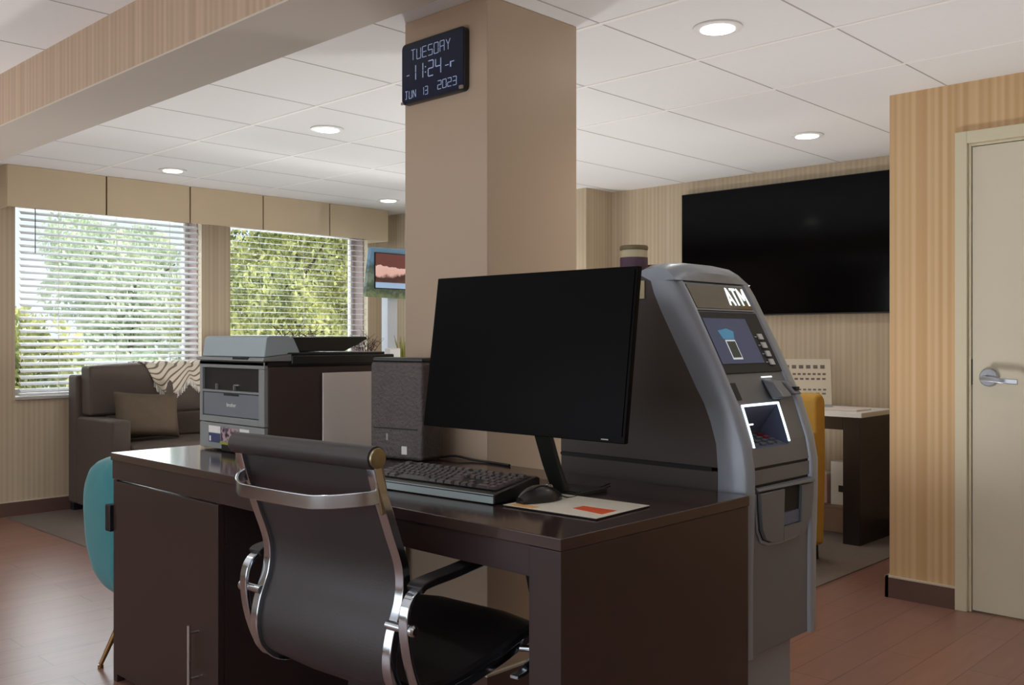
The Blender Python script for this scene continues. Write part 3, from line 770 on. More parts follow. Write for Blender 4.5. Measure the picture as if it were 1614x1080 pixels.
# card reader lumps
cr1 = MB().hexa([(2.372, fy(1.02)-.000, 1.018), (2.440, fy(1.02)-.0, 1.018), (2.432, fy(1.03)-.04, 1.024), (2.380, fy(1.03)-.04, 1.024),
                 (2.372, fy(1.075)+.008, 1.074), (2.440, fy(1.075)+.008, 1.074), (2.432, fy(1.07)-.022, 1.066), (2.380, fy(1.07)-.022, 1.066)])
ap(cr1, 'card_reader', 'atm_fascia', bevel=.006)
cr2 = MB().hexa([(2.452, fy(1.02)-.000, 1.026), (2.500, fy(1.02)-.0, 1.026), (2.496, fy(1.03)-.034, 1.03), (2.458, fy(1.03)-.034, 1.03),
                 (2.452, fy(1.075)+.008, 1.068), (2.500, fy(1.075)+.008, 1.068), (2.496, fy(1.07)-.020, 1.062), (2.458, fy(1.07)-.020, 1.062)])
ap(cr2, 'reader_guard', 'atm_fascia', bevel=.006)
ap(MB().box(2.468, 2.490, fy(1.05)-.036, fy(1.05)-.02, 1.040, 1.050), 'card_slot', 'seam')
ap(plate(rect(2.380, 2.435, 1.0765, 1.0800), OFF, OFF+.003), 'reader_light', 'white_glow')
# recessed keypad: cavity walls, sloping floor with keys, lit rim
q = MB()
def Q(*p): q.quad(*p)
dB = .070
A_ = (KX0, fy(KZ1)+.008, KZ1); B_ = (KX1, fy(KZ1)+.008, KZ1); C_ = (KX1, fy(KZ0)+.008, KZ0); D_ = (KX0, fy(KZ0)+.008, KZ0)
kb_l = (KX0+.004, fy(KZ0)+.098, KZ0+.026); kb_r = (KX1-.002, fy(KZ0)+.098, KZ0+.026)
Q(A_, B_, kb_r, kb_l); Q(D_, kb_l, kb_r, C_); Q(A_, kb_l, D_); Q(B_, C_, kb_r)
M['cavity'] = mat('keypad_recess', srgb(86, 96, 120), .4, noise=.03)
ap(q, 'keypad_recess', 'cavity')
M['cancel_red'] = mat('cancel_red', srgb(140, 50, 62), .4, noise=.02)
fa = Vector(D_); fb = Vector(kb_l); fc = Vector(C_)
u_ = (fc-fa); v_ = (fb-fa); nrm = u_.cross(v_).normalized()
if nrm.z < 0: nrm = -nrm
for r_ in range(4):
    for c_ in range(4):
        cen = fa+u_*(.16+.22*c_)+v_*(.18+.2*r_)+nrm*.002; e1 = u_.normalized()*.011; e2 = v_.normalized()*.0055
        base4 = [cen-e1-e2, cen+e1-e2, cen+e1+e2, cen-e1+e2]
        kq = MB().hexa([tuple(p-nrm*.002) for p in base4]+[tuple(p+nrm*.004) for p in base4])
        ap(kq, 'keypad_key', 'cancel_red' if c_ == 3 and r_ > 1 else 'atm_fascia')
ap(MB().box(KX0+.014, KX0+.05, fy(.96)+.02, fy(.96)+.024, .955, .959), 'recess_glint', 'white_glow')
def rim(x0, z0, x1, z1, w_):
    dx, dz = x1-x0, z1-z0; l = math.hypot(dx, dz); nx, nz = -dz/l*w_/2, dx/l*w_/2
    n_ = 4; a = [(x0+dx*k/n_+nx, z0+dz*k/n_+nz) for k in range(n_+1)]; b = [(x0+dx*k/n_-nx, z0+dz*k/n_-nz) for k in range(n_, -1, -1)]
    return a+b
lr = ap(plate(rim(KX0-.002, KZ1+.004, KX1+.004, KZ1+.004, .006), OFF, OFF+.004), 'light_rim', 'led_glow')
ap(plate(rim(KX0-.003, KZ1+.006, KX0-.003, KZ0+.004, .005), OFF, OFF+.004), 'light_rim', 'led_glow')
ap(plate(rim(KX1+.003, KZ1+.006, KX1+.003, KZ0+.008, .006), OFF, OFF+.004), 'light_rim', 'led_glow')
# lower door with U-shaped cash dispenser
q = MB(); strip(FX0, FX1, .364, .792); ap(q, 'lower_door', 'atm_fascia', bevel=.003)
U = [(2.212, .785), (2.216, .74), (2.226, .69), (2.245, .662), (2.28, .650), (2.34, .646), (2.42, .648), (2.465, .660), (2.49, .69), (2.500, .74), (2.503, .785)]
def uplate(s_, o0, o1): 
    cx = 2.357
    return plate([(cx+(x-cx)*s_, .785-(.785-z)*s_) for x, z in U], o0, o1)
ap(uplate(1.07, OFF, OFF+.004), 'dispenser_rim', 'atm_grey', bevel=.002)
ap(uplate(1.015, OFF+.004, OFF+.0045), 'dispenser_seam', 'seam')
SX0, SX1, SZ0, SZ1 = 2.338, 2.436, .684, .776
LFT = [(x, z) for x, z in U if x < 2.34]+[(SX0, .646), (SX0, .785)]
RGT = [(SX1, .785), (SX1, .649)]+[(x, z) for x, z in U if x > 2.44]
ap(plate(LFT, OFF+.0045, OFF+.016), 'dispenser_panel', 'atm_fascia', bevel=.002)
ap(plate(RGT, OFF+.0045, OFF+.016), 'dispenser_panel', 'atm_fascia', bevel=.002)
ap(plate([(SX0, .646), (SX1, .649), (SX1, SZ0), (SX0, SZ0)], OFF+.0045, OFF+.016), 'dispenser_panel', 'atm_fascia')
ap(plate(rect(SX0, SX1, SZ0, SZ1), OFF+.0045, OFF+.0055), 'cash_slot', 'seam')
ap(plate(rect(SX0+.004, SX1-.004, SZ0+.002, SZ0+.035), OFF+.0055, OFF+.010), 'slot_ramp', 'cavity')
ap(MB().hexa([(FX0+.01, 1.255, .792), (FX1-.004, 1.255, .792), (FX1-.004, 1.236, .788), (FX0+.01, 1.246, .790),
              (FX0+.01, 1.258, .800), (FX1-.004, 1.258, .800), (FX1-.004, 1.240, .797), (FX0+.01, 1.248, .796)]), 'dispenser_shelf', 'atm_fascia', bevel=.002)
# things on the ATM
jr = thing('lidded_jar', 'cream lidded jar with a purple label on top of the cash machine', 'jar', (2.285, 1.70, 1.3665))
MB().lathe([(0, 0), (.037, 0), (.040, .004), (.040, .075), (.038, .078)], seg=32).build('glass_body', 'cream', jr, smooth=True)
MB().lathe([(.0402, .006), (.0408, .006), (.0408, .056), (.0402, .056)], seg=32).build('label_band', 'purple', jr, smooth=True)
M['brown_lid'] = mat('olive_lid', srgb(120, 108, 78), .5, noise=.05)
MB().lathe([(0, .0785), (.041, .0785), (.042, .082), (.042, .088), (.040, .091), (0, .092)], seg=32).build('lid', 'brown_lid', jr, smooth=True)
for k in range(6):
    a = math.radians(-160+7*k+0)
bw = MB().lathe([(0, 0), (.035, 0), (.055, .018), (.062, .040), (.059, .041), (.050, .02), (.03, .006), (0, .005)], seg=28).build('bowl', 'brown', smooth=True)
bw.location = (2.42, 1.74, 1.3665); tag(bw, 'small brown bowl beside the jar on the cash machine', 'bowl')
nt_ = MB().box(2.1575, 2.1605, 1.575, 1.625, 1.295, 1.345).build('paper_note', 'cream'); 
nt_.location = (0.007, 0, 0); tag(nt_, 'small cream paper note stuck on the side of the cash machine', 'note')

# ================================================================= WALL CLOCK
ck = thing('digital_clock', 'dark blue digital calendar clock hanging on the pillar', 'clock', (2.18, 2.453, 2.0))
def rrect(w_, h_, r_, n=6):
    out = []
    for cx, cy, a0 in ((w_/2-r_, h_/2-r_, 0), (-w_/2+r_, h_/2-r_, PI/2), (-w_/2+r_, -h_/2+r_, PI), (w_/2-r_, -h_/2+r_, 1.5*PI)):
        for k in range(n+1): out.append((cx+r_*math.cos(a0+PI/2*k/n), cy+r_*math.sin(a0+PI/2*k/n)))
    return out
MB().prism([(a, b+.108) for a, b in rrect(.322, .212, .018)], 'x', -.022, -.001).build('casing', 'black_plastic', ck, bevel=.002)
MB().prism([(a, b+.108) for a, b in rrect(.312, .202, .014)], 'x', -.0235, -.022).build('face', 'clock_face', ck)
SEG = {'T': 'tm', 'U': 'febcd'.replace('', ''), 'E': 'afgedE', 'S': 'afgcd', 'D': 'abcdef', 'A': 'abcefg', 'Y': 'fbgm2', 'J': 'bcd', 'N': 'efbcX',
       '0': 'abcdef', '1': 'bc', '2': 'abged', '3': 'abgcd', '4': 'fgbc', '-': 'g'}
SEG['T'] = 'am'; SEG['U'] = 'fedcb'; SEG['E'] = 'afged'; SEG['J'] = 'amh'
def glyph(c, w_, h_):
    L = []
    m_ = {'a': ((0, h_), (w_, h_)), 'd': ((0, 0), (w_, 0)), 'g': ((0, h_/2), (w_, h_/2)), 'f': ((0, h_/2), (0, h_)), 'b': ((w_, h_/2), (w_, h_)),
          'e': ((0, 0), (0, h_/2)), 'c': ((w_, 0), (w_, h_/2)), 'm': ((w_/2, 0), (w_/2, h_)), 'X': ((0, h_), (w_, 0)), 'h': ((0, h_*.04), (w_*.5, 0))}
    if c == 'Y': return [((0, h_), (w_/2, h_/2)), ((w_, h_), (w_/2, h_/2)), ((w_/2, 0), (w_/2, h_/2))]
    return [m_[k] for k in SEG.get(c, '') if k in m_]
def lcd(s_, u0, z0, w_, h_, gap, t, name='digits', colon=False):
    """u runs to the reader's right (-y)"""
    q = MB(); u = u0
    for c in s_:
        if c == ' ': u += w_+gap; continue
        if c == ':':
            for zz_ in (h_*.3, h_*.65): q.box(-.0245, -.0235, -(u+t), -(u-t*.2), z0+zz_, z0+zz_+t*1.3)
            u += gap*1.3; continue
        for (a, b), (a2, b2) in glyph(c, w_, h_):
            dx, dz = a2-a, b2-b; l = math.hypot(dx, dz); nx, nz = -dz/l*t/2, dx/l*t/2; ex, ez = dx/l*t*.35, dz/l*t*.35
            p = [(u+a+ex+nx, z0+b+ez+nz), (u+a2-ex+nx, z0+b2-ez+nz), (u+a2-ex-nx, z0+b2-ez-nz), (u+a+ex-nx, z0+b+ez-nz)]
            q.hexa([(-.0235, -x, z) for x, z in p]+[(-.0245, -x, z) for x, z in p])
        u += (gap if c == '1' else w_+gap) if c != '1' else w_+gap
    return q.build(name, 'clock_digit', ck)
lcd('TUESDAY', -.108, .150, .021, .036, .009, .0021, 'weekday_text')
lcd('11:24', -.110, .079, .026, .052, .012, .0032, 'time_text', True)
lcd('JUN 13', -.140, .020, .014, .027, .007, .0019, 'date_text')
lcd('2023', .030, .026, .018, .028, .007, .0020, 'year_text')
MB().box(-.0245, -.0235, -.085, -.068, .098, .1005).box(-.0245, -.0235, -.097, -.092, .090, .108).box(-.0245, -.0235, -.112, -.098, .1055, .108).box(-.0245, -.0235, .118, .132, .100, .1025).build('status_marks', 'clock_digit', ck)
MB().box(-.030, -.0235, -.158, -.140, .006, .018).box(-.030, -.0235, .145, .158, .002, .012).build('corner_feet', 'steel', ck, bevel=.002)

# ================================================================= TELEVISION
tv = thing('television', 'large black blank wall television above the parsons table', 'television', (XT, 3.085, 1.34))
MB().box(-.055, -.012, -.765, .765, 0, .865).build('casing', 'black_plastic', tv, bevel=.003)
MB().box(-.0565, -.055, -.760, .760, .008, .860).build('screen', 'screen_black', tv)
MB().box(-.012, -.0, -.25, .25, .25, .6).build('wall_bracket', 'seam', tv)
MB().box(-.058, -.050, .16, .20, -.006, .0).build('sensor', 'seam', tv)

# ================================================================= SOFA
sf = thing('sofa', 'brown upholstered sofa under the left window', 'sofa', (3.6, 6.42, 0))
SO = Vector((3.6, 6.42, 0))
def sp_(mb, n, m, **k):
    for v in mb.bm.verts: v.co -= SO
    return mb.build(n, m, sf, **k)
SX = 2.645; SXe = 4.55
for x0, x1 in ((SX, SX+.125), (SXe-.125, SXe)):
    sp_(MB().box(x0, x1, 6.095, 6.66, .055, .655), 'arm', 'sofa', bevel=.018, seg=3)
sp_(MB().box(SX, SXe, 6.66, 6.81, .055, .935), 'back_frame', 'sofa', bevel=.02, seg=3)
sp_(MB().box(SX+.125, SXe-.125, 6.12, 6.66, .055, .34), 'seat_frame', 'sofa', bevel=.01)
def cushion(x0, x1, y0, y1, z0, z1, bulge, name, m, tiltx=0, n=8):
    """puffed box cushion"""
    q = MB(); cx, cy, cz = (x0+x1)/2, (y0+y1)/2, (z0+z1)/2; hx, hy, hz = (x1-x0)/2, (y1-y0)/2, (z1-z0)/2
    bmesh.ops.create_cube(q.bm, size=2)
    bmesh.ops.subdivide_edges(q.bm, edges=q.bm.edges[:], cuts=n-1, use_grid_fill=True)
    for v in q.bm.verts:
        a, b, c = v.co
        ex = (1-a*a)*(1-c*c) if abs(b) > .999 else 0
        v.co = Vector((cx+a*hx*(1-.03*(abs(b) > .999 and 0)), cy+b*hy+math.copysign(bulge*(1-a*a)*(1-c*c), b)*(abs(b) > .999), cz+c*hz+math.copysign(bulge*(1-a*a)*(1-b*b), c)*(abs(c) > .999)))
        if tiltx:
            v.co.y += (v.co.z-z0)*tiltx
    return sp_(q, name, m, smooth=False, bevel=.022, seg=3) if name else q
mid = (SX+.125+SXe-.125)/2
cushion(SX+.13, mid-.004, 6.10, 6.655, .345, .485, .012, 'seat_cushion', 'sofa')
cushion(mid+.004, SXe-.13, 6.10, 6.655, .345, .485, .012, 'seat_cushion', 'sofa')
# back cushions overhang the arm a little, as in the photo
cushion(SX+.03, mid-.06, 6.50, 6.655, .665, .995, .02, 'back_cushion', 'sofa', .05)
cushion(SX+.135, mid-.06, 6.50, 6.655, .49, .664, .0, 'back_cushion_base', 'sofa', .02)
cushion(mid-.055, SXe-.14, 6.50, 6.655, .49, .985, .02, 'back_cushion', 'sofa', .05)
for x in (SX+.04, SXe-.04):
    for y in (6.14, 6.76): sp_(MB().box(x-.03, x+.03, y-.03, y+.03, .0062, .055), 'foot', 'black_plastic')
# pillow
pw = MB(); N = 14
for sgn in (1, -1):
    pass
grid = {}
bm_ = pw.bm
for sgn in (1, -1):
    for i in range(N+1):
        for j in range(N+1):
            u, v = -1+2*i/N, -1+2*j/N
            if sgn == -1 and (i in (0, N) or j in (0, N)): grid[(sgn, i, j)] = grid[(1, i, j)]; continue
            puff = .055*((1-u**4)*(1-v**4))**.5+.006*math.sin(5*u+3*v)*(1-u*u)*(1-v*v)
            k = 1-.05*(1-abs(v)) if abs(u) > .9 else 1
            grid[(sgn, i, j)] = bm_.verts.new((u*.235*(1-.06*(1-v*v)), sgn*puff, v*.165*(1-.08*(1-u*u))))
for sgn in (1, -1):
    for i in range(N):
        for j in range(N):
            bm_.faces.new([grid[(sgn, i, j)], grid[(sgn, i+1, j)], grid[(sgn, i+1, j+1)], grid[(sgn, i, j+1)]])
po = pw.build('throw_pillow', 'pillow', smooth=True, sub=1)
po.location = (2.985, 6.33, .665); po.rotation_euler = (math.radians(-16), math.radians(4), math.radians(-4))
tag(po, 'taupe square pillow leaning on the sofa beside its arm', 'pillow')
# throw blanket draped over the back cushion
tb = MB(); uvl = tb.bm.loops.layers.uv.new('UVMap'); NX, NY = 26, 24; vs = {}
for i in range(NX+1):
    for j in range(NY+1):
        u, v = i/NX, j/NY
        x = 3.02+.52*u+(.09*v if u < .5 else .09*v*(1-u)*2)
        s_ = v*.42
        if s_ < .14: y, z = 6.70-s_, 1.012
        elif s_ < .17: y, z = 6.56-(s_-.14)*1.0, 1.012-(s_-.14)*.4
        else: y, z = 6.515-(s_-.17)*.10, .995-(s_-.17)*(.42+.40*math.sin(u*5.0+.4)**2)
        z += .008*math.sin(u*22+v*3); y += .010*math.sin(u*17+v*4)-.012*math.sin(v*PI)
        vs[i, j] = tb.bm.verts.new((x, y, z))
for i in range(NX):
    for j in range(NY):
        f = tb.bm.faces.new([vs[i, j], vs[i+1, j], vs[i+1, j+1], vs[i, j+1]])
        for l, (a, b) in zip(f.loops, ((i, j), (i+1, j), (i+1, j+1), (i, j+1))): l[uvl].uv = (a/NX, b/NY)
to = tb.build('throw_blanket', 'throw', smooth=True)
so = to.modifiers.new('thick', 'SOLIDIFY'); so.thickness = .006; so.offset = 1
tag(to, 'grey and cream striped throw with fringe over the sofa back', 'blanket')
fr = MB()
for i in range(0, NX*3+1):
    u = i/(NX*3); x = 3.02+.52*u+(.09 if u < .5 else .09*(1-u)*2); s_ = .42
    zb_ = .995-(.25)*(.42+.40*math.sin(u*5.0+.4)**2)+.008*math.sin(u*22+3); yb_ = 6.515-.025+.010*math.sin(u*17+4)
    fr.tube([(x, yb_, zb_+.006), (x+random.uniform(-.006, .006), yb_-.004, zb_-.03-random.random()*.02)], .0022, 4)
fr.build('fringe', 'cord', to)

# ================================================================= TEAL CHAIR
tc_ = thing('side_chair', 'teal upholstered chair with brass legs tucked against the desk end', 'chair', (1.50, 3.56, 0))
TO = Vector((1.50, 3.56, 0)); tc_.location.x += .052
sideprof = [(3.44, .755), (3.56, .748), (3.64, .725), (3.685, .67), (3.700, .59), (3.690, .49), (3.668, .40), (3.63, .335), (3.585, .285), (3.52, .255), (3.43, .242), (3.345, .245)]
inner = [(3.345, .43), (3.46, .43), (3.56, .445), (3.600, .50), (3.61, .60), (3.590, .68), (3.54, .715), (3.46, .72)]
q = MB(); ringz = []
outl = [Vector((y, z, 0)) for y, z in sideprof]
op = cr(outl, 4)
for x, sc_ in ((1.50, .995), (1.52, 1), (1.70, 1), (1.88, 1), (1.90, .995)):
    r = []
    cy, cz = 3.50, .50
    for p in op: r.append((x, cy+(p.x-cy)*sc_, cz+(p.y-cz)*sc_))
    for y, z in inner: r.append((x, cy+(y-cy)*(2-sc_) if False else y, z))
    ringz.append(r)
q.loft(ringz)
for v in q.bm.verts: v.co -= TO
q.build('shell', 'teal', tc_, smooth=True)
full = cr([Vector((y, z, 0)) for y, z in sideprof], 4)+[Vector((3.335, .30, 0)), Vector((3.33, .50, 0)), Vector((3.345, .70, 0))]
for xs_ in (((1.525, .995), (1.49, .985), (1.462, .95), (1.44, .89), (1.425, .79), (1.418, .62)), ((1.875, .995), (1.91, .985), (1.938, .95), (1.96, .89), (1.975, .79), (1.982, .62))):
    q = MB().loft([[(x, 3.50+(p.x-3.50)*sc_, .50+(p.y-.50)*sc_) for p in full] for x, sc_ in xs_])
    for v in q.bm.verts: v.co -= TO
    q.build('side_panel', 'teal', tc_, smooth=True)
q = MB().box(1.515, 1.895, 3.345, 3.60, .4305, .455)
for v in q.bm.verts: v.co -= TO
q.build('seat_pad', 'teal', tc_, bevel=.01)
for (xa, ya, xb, yb) in ((1.50, 3.40, 1.405, 3.455), (1.88, 3.55, 1.96, 3.64), (1.56, 3.365, 1.55, 3.345), (1.88, 3.38, 1.94, 3.345)):
    q = MB().tube([(xa, ya, .262), (xb, yb, .012)], [.013, .0075], 12).tube([(xb, yb, 0), (xb, yb, .012)], .010, 12)
    for v in q.bm.verts: v.co -= TO
    q.build('leg', 'brass', tc_, smooth=True)

# ================================================================= LOBBY SCREEN ON A POLE
ld_ = thing('lobby_display', 'lobby screen with a pink sunset picture in a leafy printed surround, on a white pole', 'display', (4.93, 6.0, 0))
M['garden_print'] = picture_mat('garden_print', [(.25, srgb(126, 140, 104)), (.42, srgb(74, 92, 76)), (.62, srgb(132, 150, 136)), (.82, srgb(70, 90, 84)), (1.0, srgb(112, 150, 178))], 28, 3, .12, .5)
M['sunset'] = picture_mat('sunset_picture', [(.42, srgb(92, 62, 54)), (.64, srgb(70, 46, 44)), (.74, srgb(226, 182, 172)), (.98, srgb(236, 196, 186)), (1.14, srgb(110, 66, 60))], 7, 1, .3, .8)
MB().hexa([(-.355, -.02, 1.512), (.36, -.02, 1.50), (.36, .02, 1.50), (-.355, .02, 1.512), (-.30, -.02, 1.90), (.36, -.02, 1.91), (.36, .02, 1.91), (-.30, .02, 1.90)]).build('printed_surround', 'garden_print', ld_, uvxz=True, bevel=.002)
MB().box(-.272, .30, -.030, -.0205, 1.578, 1.862).build('screen_frame', 'seam', ld_)
MB().box(-.266, .294, -.032, -.030, 1.628, 1.856).build('screen', 'sunset', ld_, uvxz=True)
M['blue_band'] = emis('caption_band', srgb(150, 176, 206), .45)
MB().box(-.266, .294, -.032, -.030, 1.584, 1.628).build('caption_bar', 'blue_band', ld_)
MB().box(-.105, -.005, .02, .10, .02, 1.62).build('pole', 'display_stand', ld_, bevel=.006)
MB().box(-.25, .15, -.14, .26, .0062, .022).build('base_plate', 'display_stand', ld_, bevel=.004)

# ================================================================= CONSOLE TABLE WITH DRY PLANTS
ct = thing('console_table', 'dark narrow console table behind the printer carrying the plants', 'table', (3.95, 5.2, 0))
MB().box(-.8, .8, -.17, .17, .92, .95).build('table_top', 'table_black', ct, bevel=.003)
for x in (-.76, .76):
    for y in (-.13, .13): MB().box(x-.025, x+.025, y-.025, y+.025, .0062, .9195).build('leg', 'table_black', ct)
def twigs(name, label, cat, x, y, n, h, spread, m, pot='brown', blade=False, grp=None):
    t = thing(name, label, cat, (x, y, .9505), 0, grp)
    MB().lathe([(0, 0), (.045, 0), (.06, .03), (.062, .09), (.055, .10), (.05, .095), (0, .09)], seg=24).build('pot', pot, t, smooth=True)
    q = MB()
    for k in range(n):
        a = 2*PI*k/n+random.random()*.5; l = h*(.6+.5*random.random()); sp2 = spread*(.25+.75*random.random())
        p0 = Vector((.02*math.cos(a), .02*math.sin(a), .085)); p2 = Vector((sp2*math.cos(a), sp2*math.sin(a), .09+l)); p1 = (p0+p2)/2+Vector((0, 0, l*.12))
        pts = cr([p0, p1, p2], 4)
        q.tube(pts, [(.0035 if not blade else .006)*(1-.75*i/(len(pts)-1)) for i in range(len(pts))], 5)
        if not blade:
            for _ in range(4):
                b0 = pts[random.randint(3, len(pts)-2)]; q.tube([b0, b0+Vector((random.uniform(-.07, .07), random.uniform(-.05, .05), random.uniform(.01, .07)))], [.002, .0008], 4)
    q.build('branches' if not blade else 'blades', m, t)
twigs('dry_branch_plant', 'dark bare branches rising behind the printer hood, before the right window', 'plant', 3.46, 5.2, 18, .22, .20, 'twig')
twigs('dry_branch_plant', 'dark bare branches behind the scanner lid, right of the printer feeder', 'plant', 3.99, 5.2, 16, .15, .13, 'twig')
twigs('grass_plant', 'yellow green bladed plant just left of the pillar behind the printer', 'plant', 4.30, 5.2, 14, .16, .07, 'grass_blade', blade=True)
wb = MB().box(4.06, 4.15, 5.04, 5.10, .9505, 1.12).build('white_container', 'white_plastic', bevel=.006)
tag(wb, 'small white container on the console just behind the scanner lid', 'container')

# ================================================================= PARSONS TABLE, SIGN, CARTONS, MUSTARD CHAIR
pt2 = thing('parsons_table', 'black slab sided table with a white top under the television', 'table', (5.5, 2.9, 0))
PO = Vector((5.5, 2.9, 0))
def pp(mb, n, m, **k):
    for v in mb.bm.verts: v.co -= PO
    return mb.build(n, m, pt2, **k)
pp(MB().box(5.28, 5.70, 2.345, 2.445, .0062, .735), 'side_panel', 'table_black', bevel=.002)
pp(MB().box(5.28, 5.70, 3.40, 3.50, .0062, .735), 'side_panel', 'table_black', bevel=.002)
pp(MB().box(5.28, 5.70, 2.4455, 3.3995, .66, .735), 'frame', 'table_black', bevel=.002)
pp(MB().box(5.26, 5.72, 2.325, 3.52, .7355, .765), 'table_top', 'white_plastic', bevel=.004)
bk = MB().box(5.32, 5.52, 2.38, 2.60, .7655, .775).build('open_brochure', 'paper', bevel=.001)
tag(bk, 'flat white brochure lying on the table below the television', 'brochure')
sn = thing('tabletop_notice', 'white printed notice card standing on the table behind the mustard chair', 'sign', (5.50, 2.80, .7655), math.radians(-52))
MB().box(-.17, .17, -.004, .004, .012, .295, Matrix.Rotation(math.radians(-8), 4, 'X')).build('card', 'pad_white', sn)
for r_, (z, h_, n) in enumerate(((.235, .022, 7), (.195, .012, 10), (.165, .012, 9), (.10, .010, 10), (.075, .010, 8))):
    q = MB()
    for k in range(n):
        w_ = .30/n; q.box(-.15+k*w_, -.15+k*w_+w_*.62, -.0052, -.004, z, z+h_, Matrix.Rotation(math.radians(-8), 4, 'X'))
    q.build('printed_line', 'print_grey', sn)
MB().box(-.17, .17, -.03, .05, 0, .010).build('holder', 'ptr_hood', sn, bevel=.002)
for lab, y0_, y1_, z0_, z1_, m_, nm in (('white carton on the floor under the table below the television', 2.60, 2.675, .0, .26, 'white_plastic', 'carton'),
                                        ('pink carton on the floor left of the white carton under the table', 2.70, 2.80, .0, .17, 'pink_card', 'carton')):
    pass
c1 = thing('carton', 'white carton standing on a low box under the table below the television', 'box', (5.68, 2.63, .165)) 
MB().box(-.06, .06, -.055, .05, 0, .265).build('box_body', 'white_plastic', c1, bevel=.002)
MB().box(-.0612, -.06, -.03, .0, .08, .12).build('printed_mark', 'seam', c1)
c2 = thing('carton', 'pink carton standing on a low box behind the mustard chair', 'box', (5.68, 2.75, .165))
MB().box(-.05, .05, -.04, .06, 0, .18).build('box_body', 'pink_card', c2, bevel=.002)
MB().box(-.0505, .0505, -.0405, .0605, .18, .186).build('lid', 'pad_white', c2)
lb = thing('low_box', 'low tan storage box under the table carrying two cartons', 'box', (5.66, 2.76, 0))
M['pink_tan'] = mat('tan_box', srgb(146, 118, 100), .6, noise=.05)
MB().box(-.10, .10, -.20, .22, .0065, .152).build('box_body', 'pink_tan', lb, bevel=.004)
MB().box(-.103, .103, -.203, .223, .152, .1645).build('lid', 'pink_tan', lb, bevel=.002)
yc = thing('lounge_chair', 'mustard yellow upholstered chair with short dark legs behind the cash machine', 'chair', (4.80, 2.67, 0), PI)
MB().prism([(-.055, .085), (.03, .085), (.05, .85), (.03, .885), (-.03, .895), (-.07, .86), (-.075, .5)], 'y', -.32, .32).build('back', 'yellow', yc, bevel=.02, seg=3)
MB().box(.02, .36, -.24, .24, .10, .42).build('seat', 'yellow', yc, bevel=.02)
for s_ in (-1, 1):
    MB().prism([(.0, .10), (.34, .10), (.36, .56), (.28, .62), (.02, .70)], 'y', s_*.28-.04, s_*.28+.04).build('arm', 'yellow', yc, bevel=.015)
    for x in (-.02, .32): MB().tube([(x, s_*.28, .10), (x, s_*.29, .0065)], [.018, .013], 10).build('leg', 'black_plastic', yc)

# ================================================================= OUTSIDE
struct(MB().box(-12, 40, 7.3, 45, -.35, -.25).build('ground_outside', 'concrete'))
def tree(label, x, y, base_z, h, rad, rz_, n, m, lsize, seed, trunk=.12, zmin=0):
    rnd = random.Random(seed)
    t = thing('tree', label, 'tree', (x, y, base_z), 0)
    q = MB().tube([(0, 0, 0), (.05, .0, h*.4), (0, .05, h*.8)], [trunk, trunk*.7, trunk*.3], 10)
    for k in range(7):
        a = k*.9; q.tube([(0, 0, h*(.3+.06*k)), (rad*.6*math.cos(a), rad*.6*math.sin(a), h*(.45+.07*k))], [trunk*.35, trunk*.1], 6)
    q.build('trunk', 'bark', t, smooth=True)
    q = MB()
    blobs = [(rnd.uniform(-1, 1)*rad*.62, rnd.uniform(-1, 1)*rad*.62, rnd.uniform(zmin, 1)*h, rad*rnd.uniform(.28, .5)) for _ in range(26)]
    for k in range(n):
        bx, by, bz, br = blobs[k % len(blobs)]
        a, c = rnd.uniform(0, 2*PI), rnd.uniform(-1, 1); r = br*rnd.uniform(.75, 1.05); s_ = math.sqrt(1-c*c)
        p = Vector((bx+r*s_*math.cos(a), by+r*s_*math.sin(a), bz+r*c*rz_))
        e = Euler((rnd.uniform(0, 6), rnd.uniform(0, 6), rnd.uniform(0, 6))).to_matrix(); l = lsize*rnd.uniform(.6, 1.3)
        q.bm.faces.new([q.bm.verts.new(p+e @ Vector(v)*l) for v in ((-1, 0, 0), (0, -.5, .12), (1, 0, 0), (0, .5, .12))])
    q.build('crown', m, t)
    return t
tree('pale green tree seen through the middle of the left window', 9.2, 20.4, -.25, 3.5, 1.75, 1.0, 14000, 'leaf_pale', .075, 1, zmin=.25)
tree('yellow green leafy tree filling the right window', 9.9, 15.0, -.25, 3.9, 2.3, 1.0, 34000, 'leaf_yellow', .058, 2, zmin=.05)
tree('darker green tree behind the bright one in the right window', 16.0, 22.5, -.25, 5.6, 3.2, 1.0, 9000, 'leaf_dark', .14, 3, zmin=.1)
tree('yellow green shrub at the left edge of the left window', 3.95, 11.6, -.25, 1.55, .75, 1.0, 3500, 'leaf_yellow', .07, 4, .05)
tree('low pale hedge bush across the bottom of the left window', 6.0, 14.2, -.25, 1.0, 1.25, .8, 5000, 'leaf_pale', .08, 5, .05)
tree('tall yellow green tree at the right side of the right window', 13.4, 17.9, -.25, 4.2, 2.2, 1.0, 18000, 'leaf_yellow', .065, 6, zmin=.0)

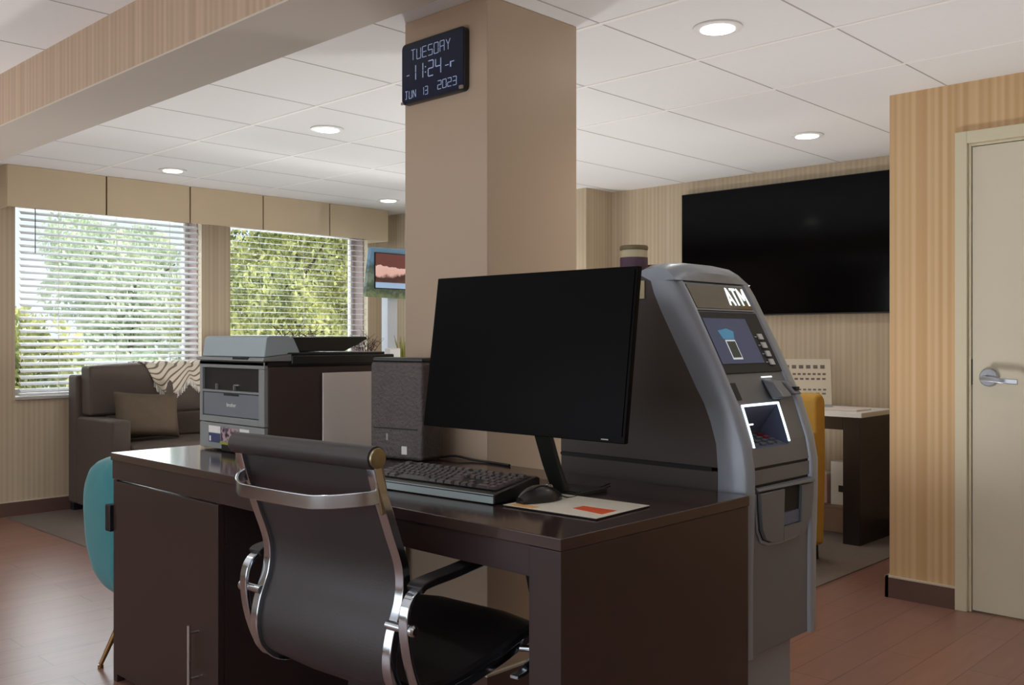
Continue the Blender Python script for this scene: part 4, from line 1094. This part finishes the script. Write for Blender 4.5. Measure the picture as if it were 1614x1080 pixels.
# ================================================================= LIGHT
wd = bpy.data.worlds.new('World'); S.world = wd; wd.use_nodes = True
nt = wd.node_tree; bg = nt.nodes['Background']
sky = nt.nodes.new('ShaderNodeTexSky'); sky.sky_type = 'HOSEK_WILKIE'; sky.turbidity = 4
sky.sun_direction = Vector((.35, -.6, .75)).normalized()
mxs = nt.nodes.new('ShaderNodeMix'); mxs.data_type = 'RGBA'; mxs.inputs[0].default_value = .65
mxs.inputs[7].default_value = (.80, .88, 1.0, 1)
nt.links.new(sky.outputs[0], mxs.inputs[6]); nt.links.new(mxs.outputs[2], bg.inputs[0])
bg.inputs[1].default_value = 1.7
sun = bpy.data.lights.new('sun', 'SUN'); sun.energy = 5.0; sun.angle = math.radians(2); sun.color = (1, .95, .86)
so_ = bpy.data.objects.new('sun', sun); COL.objects.link(so_)
so_.rotation_euler = Vector((-.35, .75, -.75)).to_track_quat('-Z', 'Y').to_euler()
def area(name, loc, rot, sx, sy, e, col):
    l = bpy.data.lights.new(name, 'AREA'); l.shape = 'RECTANGLE'; l.size = sx; l.size_y = sy; l.energy = e; l.color = col
    o = bpy.data.objects.new(name, l); o.location = loc; o.rotation_euler = rot; COL.objects.link(o); return o
# added fill at the unseen glazing, and daylight through the two far windows
area('added_glazing_fill', (-2.8, 2.0, 1.25), (0, -PI/2, 0), 1.85, 7.7, 45, (1, .97, .93))
area('window_daylight', (3.0, 7.35, 1.45), (-PI/2, 0, 0), 1.3, 1.2, 30, (.93, .97, 1))
area('window_daylight', (4.6, 7.35, 1.45), (-PI/2, 0, 0), 1.3, 1.2, 30, (.93, .97, 1))

# added upward spots that brighten the ceiling, out of view or hidden behind furniture
for x, y, z, e in ((-.6, -.9, .8, 60), (-.4, 2.2, .8, 65), (.1, 5.0, .7, 105), (3.3, -.9, .6, 75), (3.3, 5.6, .25, 38), (3.35, 1.75, .25, 50), (3.2, 3.7, .25, 55), (4.7, 4.9, .25, 60), (5.1, 3.1, .25, 30)):
    l = bpy.data.lights.new('added_uplight', 'SPOT'); l.energy = e; l.color = (1, .985, .97); l.spot_size = math.radians(165); l.spot_blend = 1; l.shadow_soft_size = .12
    o = bpy.data.objects.new('added_uplight', l); o.location = (x, y, z); o.rotation_euler = (PI, 0, 0); COL.objects.link(o)
# ================================================================= CAMERA
F = 1510.0
cam = bpy.data.cameras.new('camera'); cam.sensor_width = 36; cam.lens = F/1614*36
cam.clip_start = .05; cam.shift_y = -6/1614
co = bpy.data.objects.new('camera', cam); COL.objects.link(co); co.location = (0, 0, 1.184)
yaw = math.atan((2260-807)/F)     # X axis lies this far right of the view direction
co.rotation_euler = (PI/2, 0, yaw-PI/2)
S.camera = co
S.view_settings.view_transform = 'Standard'; S.view_settings.look = 'None'
S.view_settings.exposure = .12; S.view_settings.gamma = 1; S.view_settings.use_curve_mapping = False
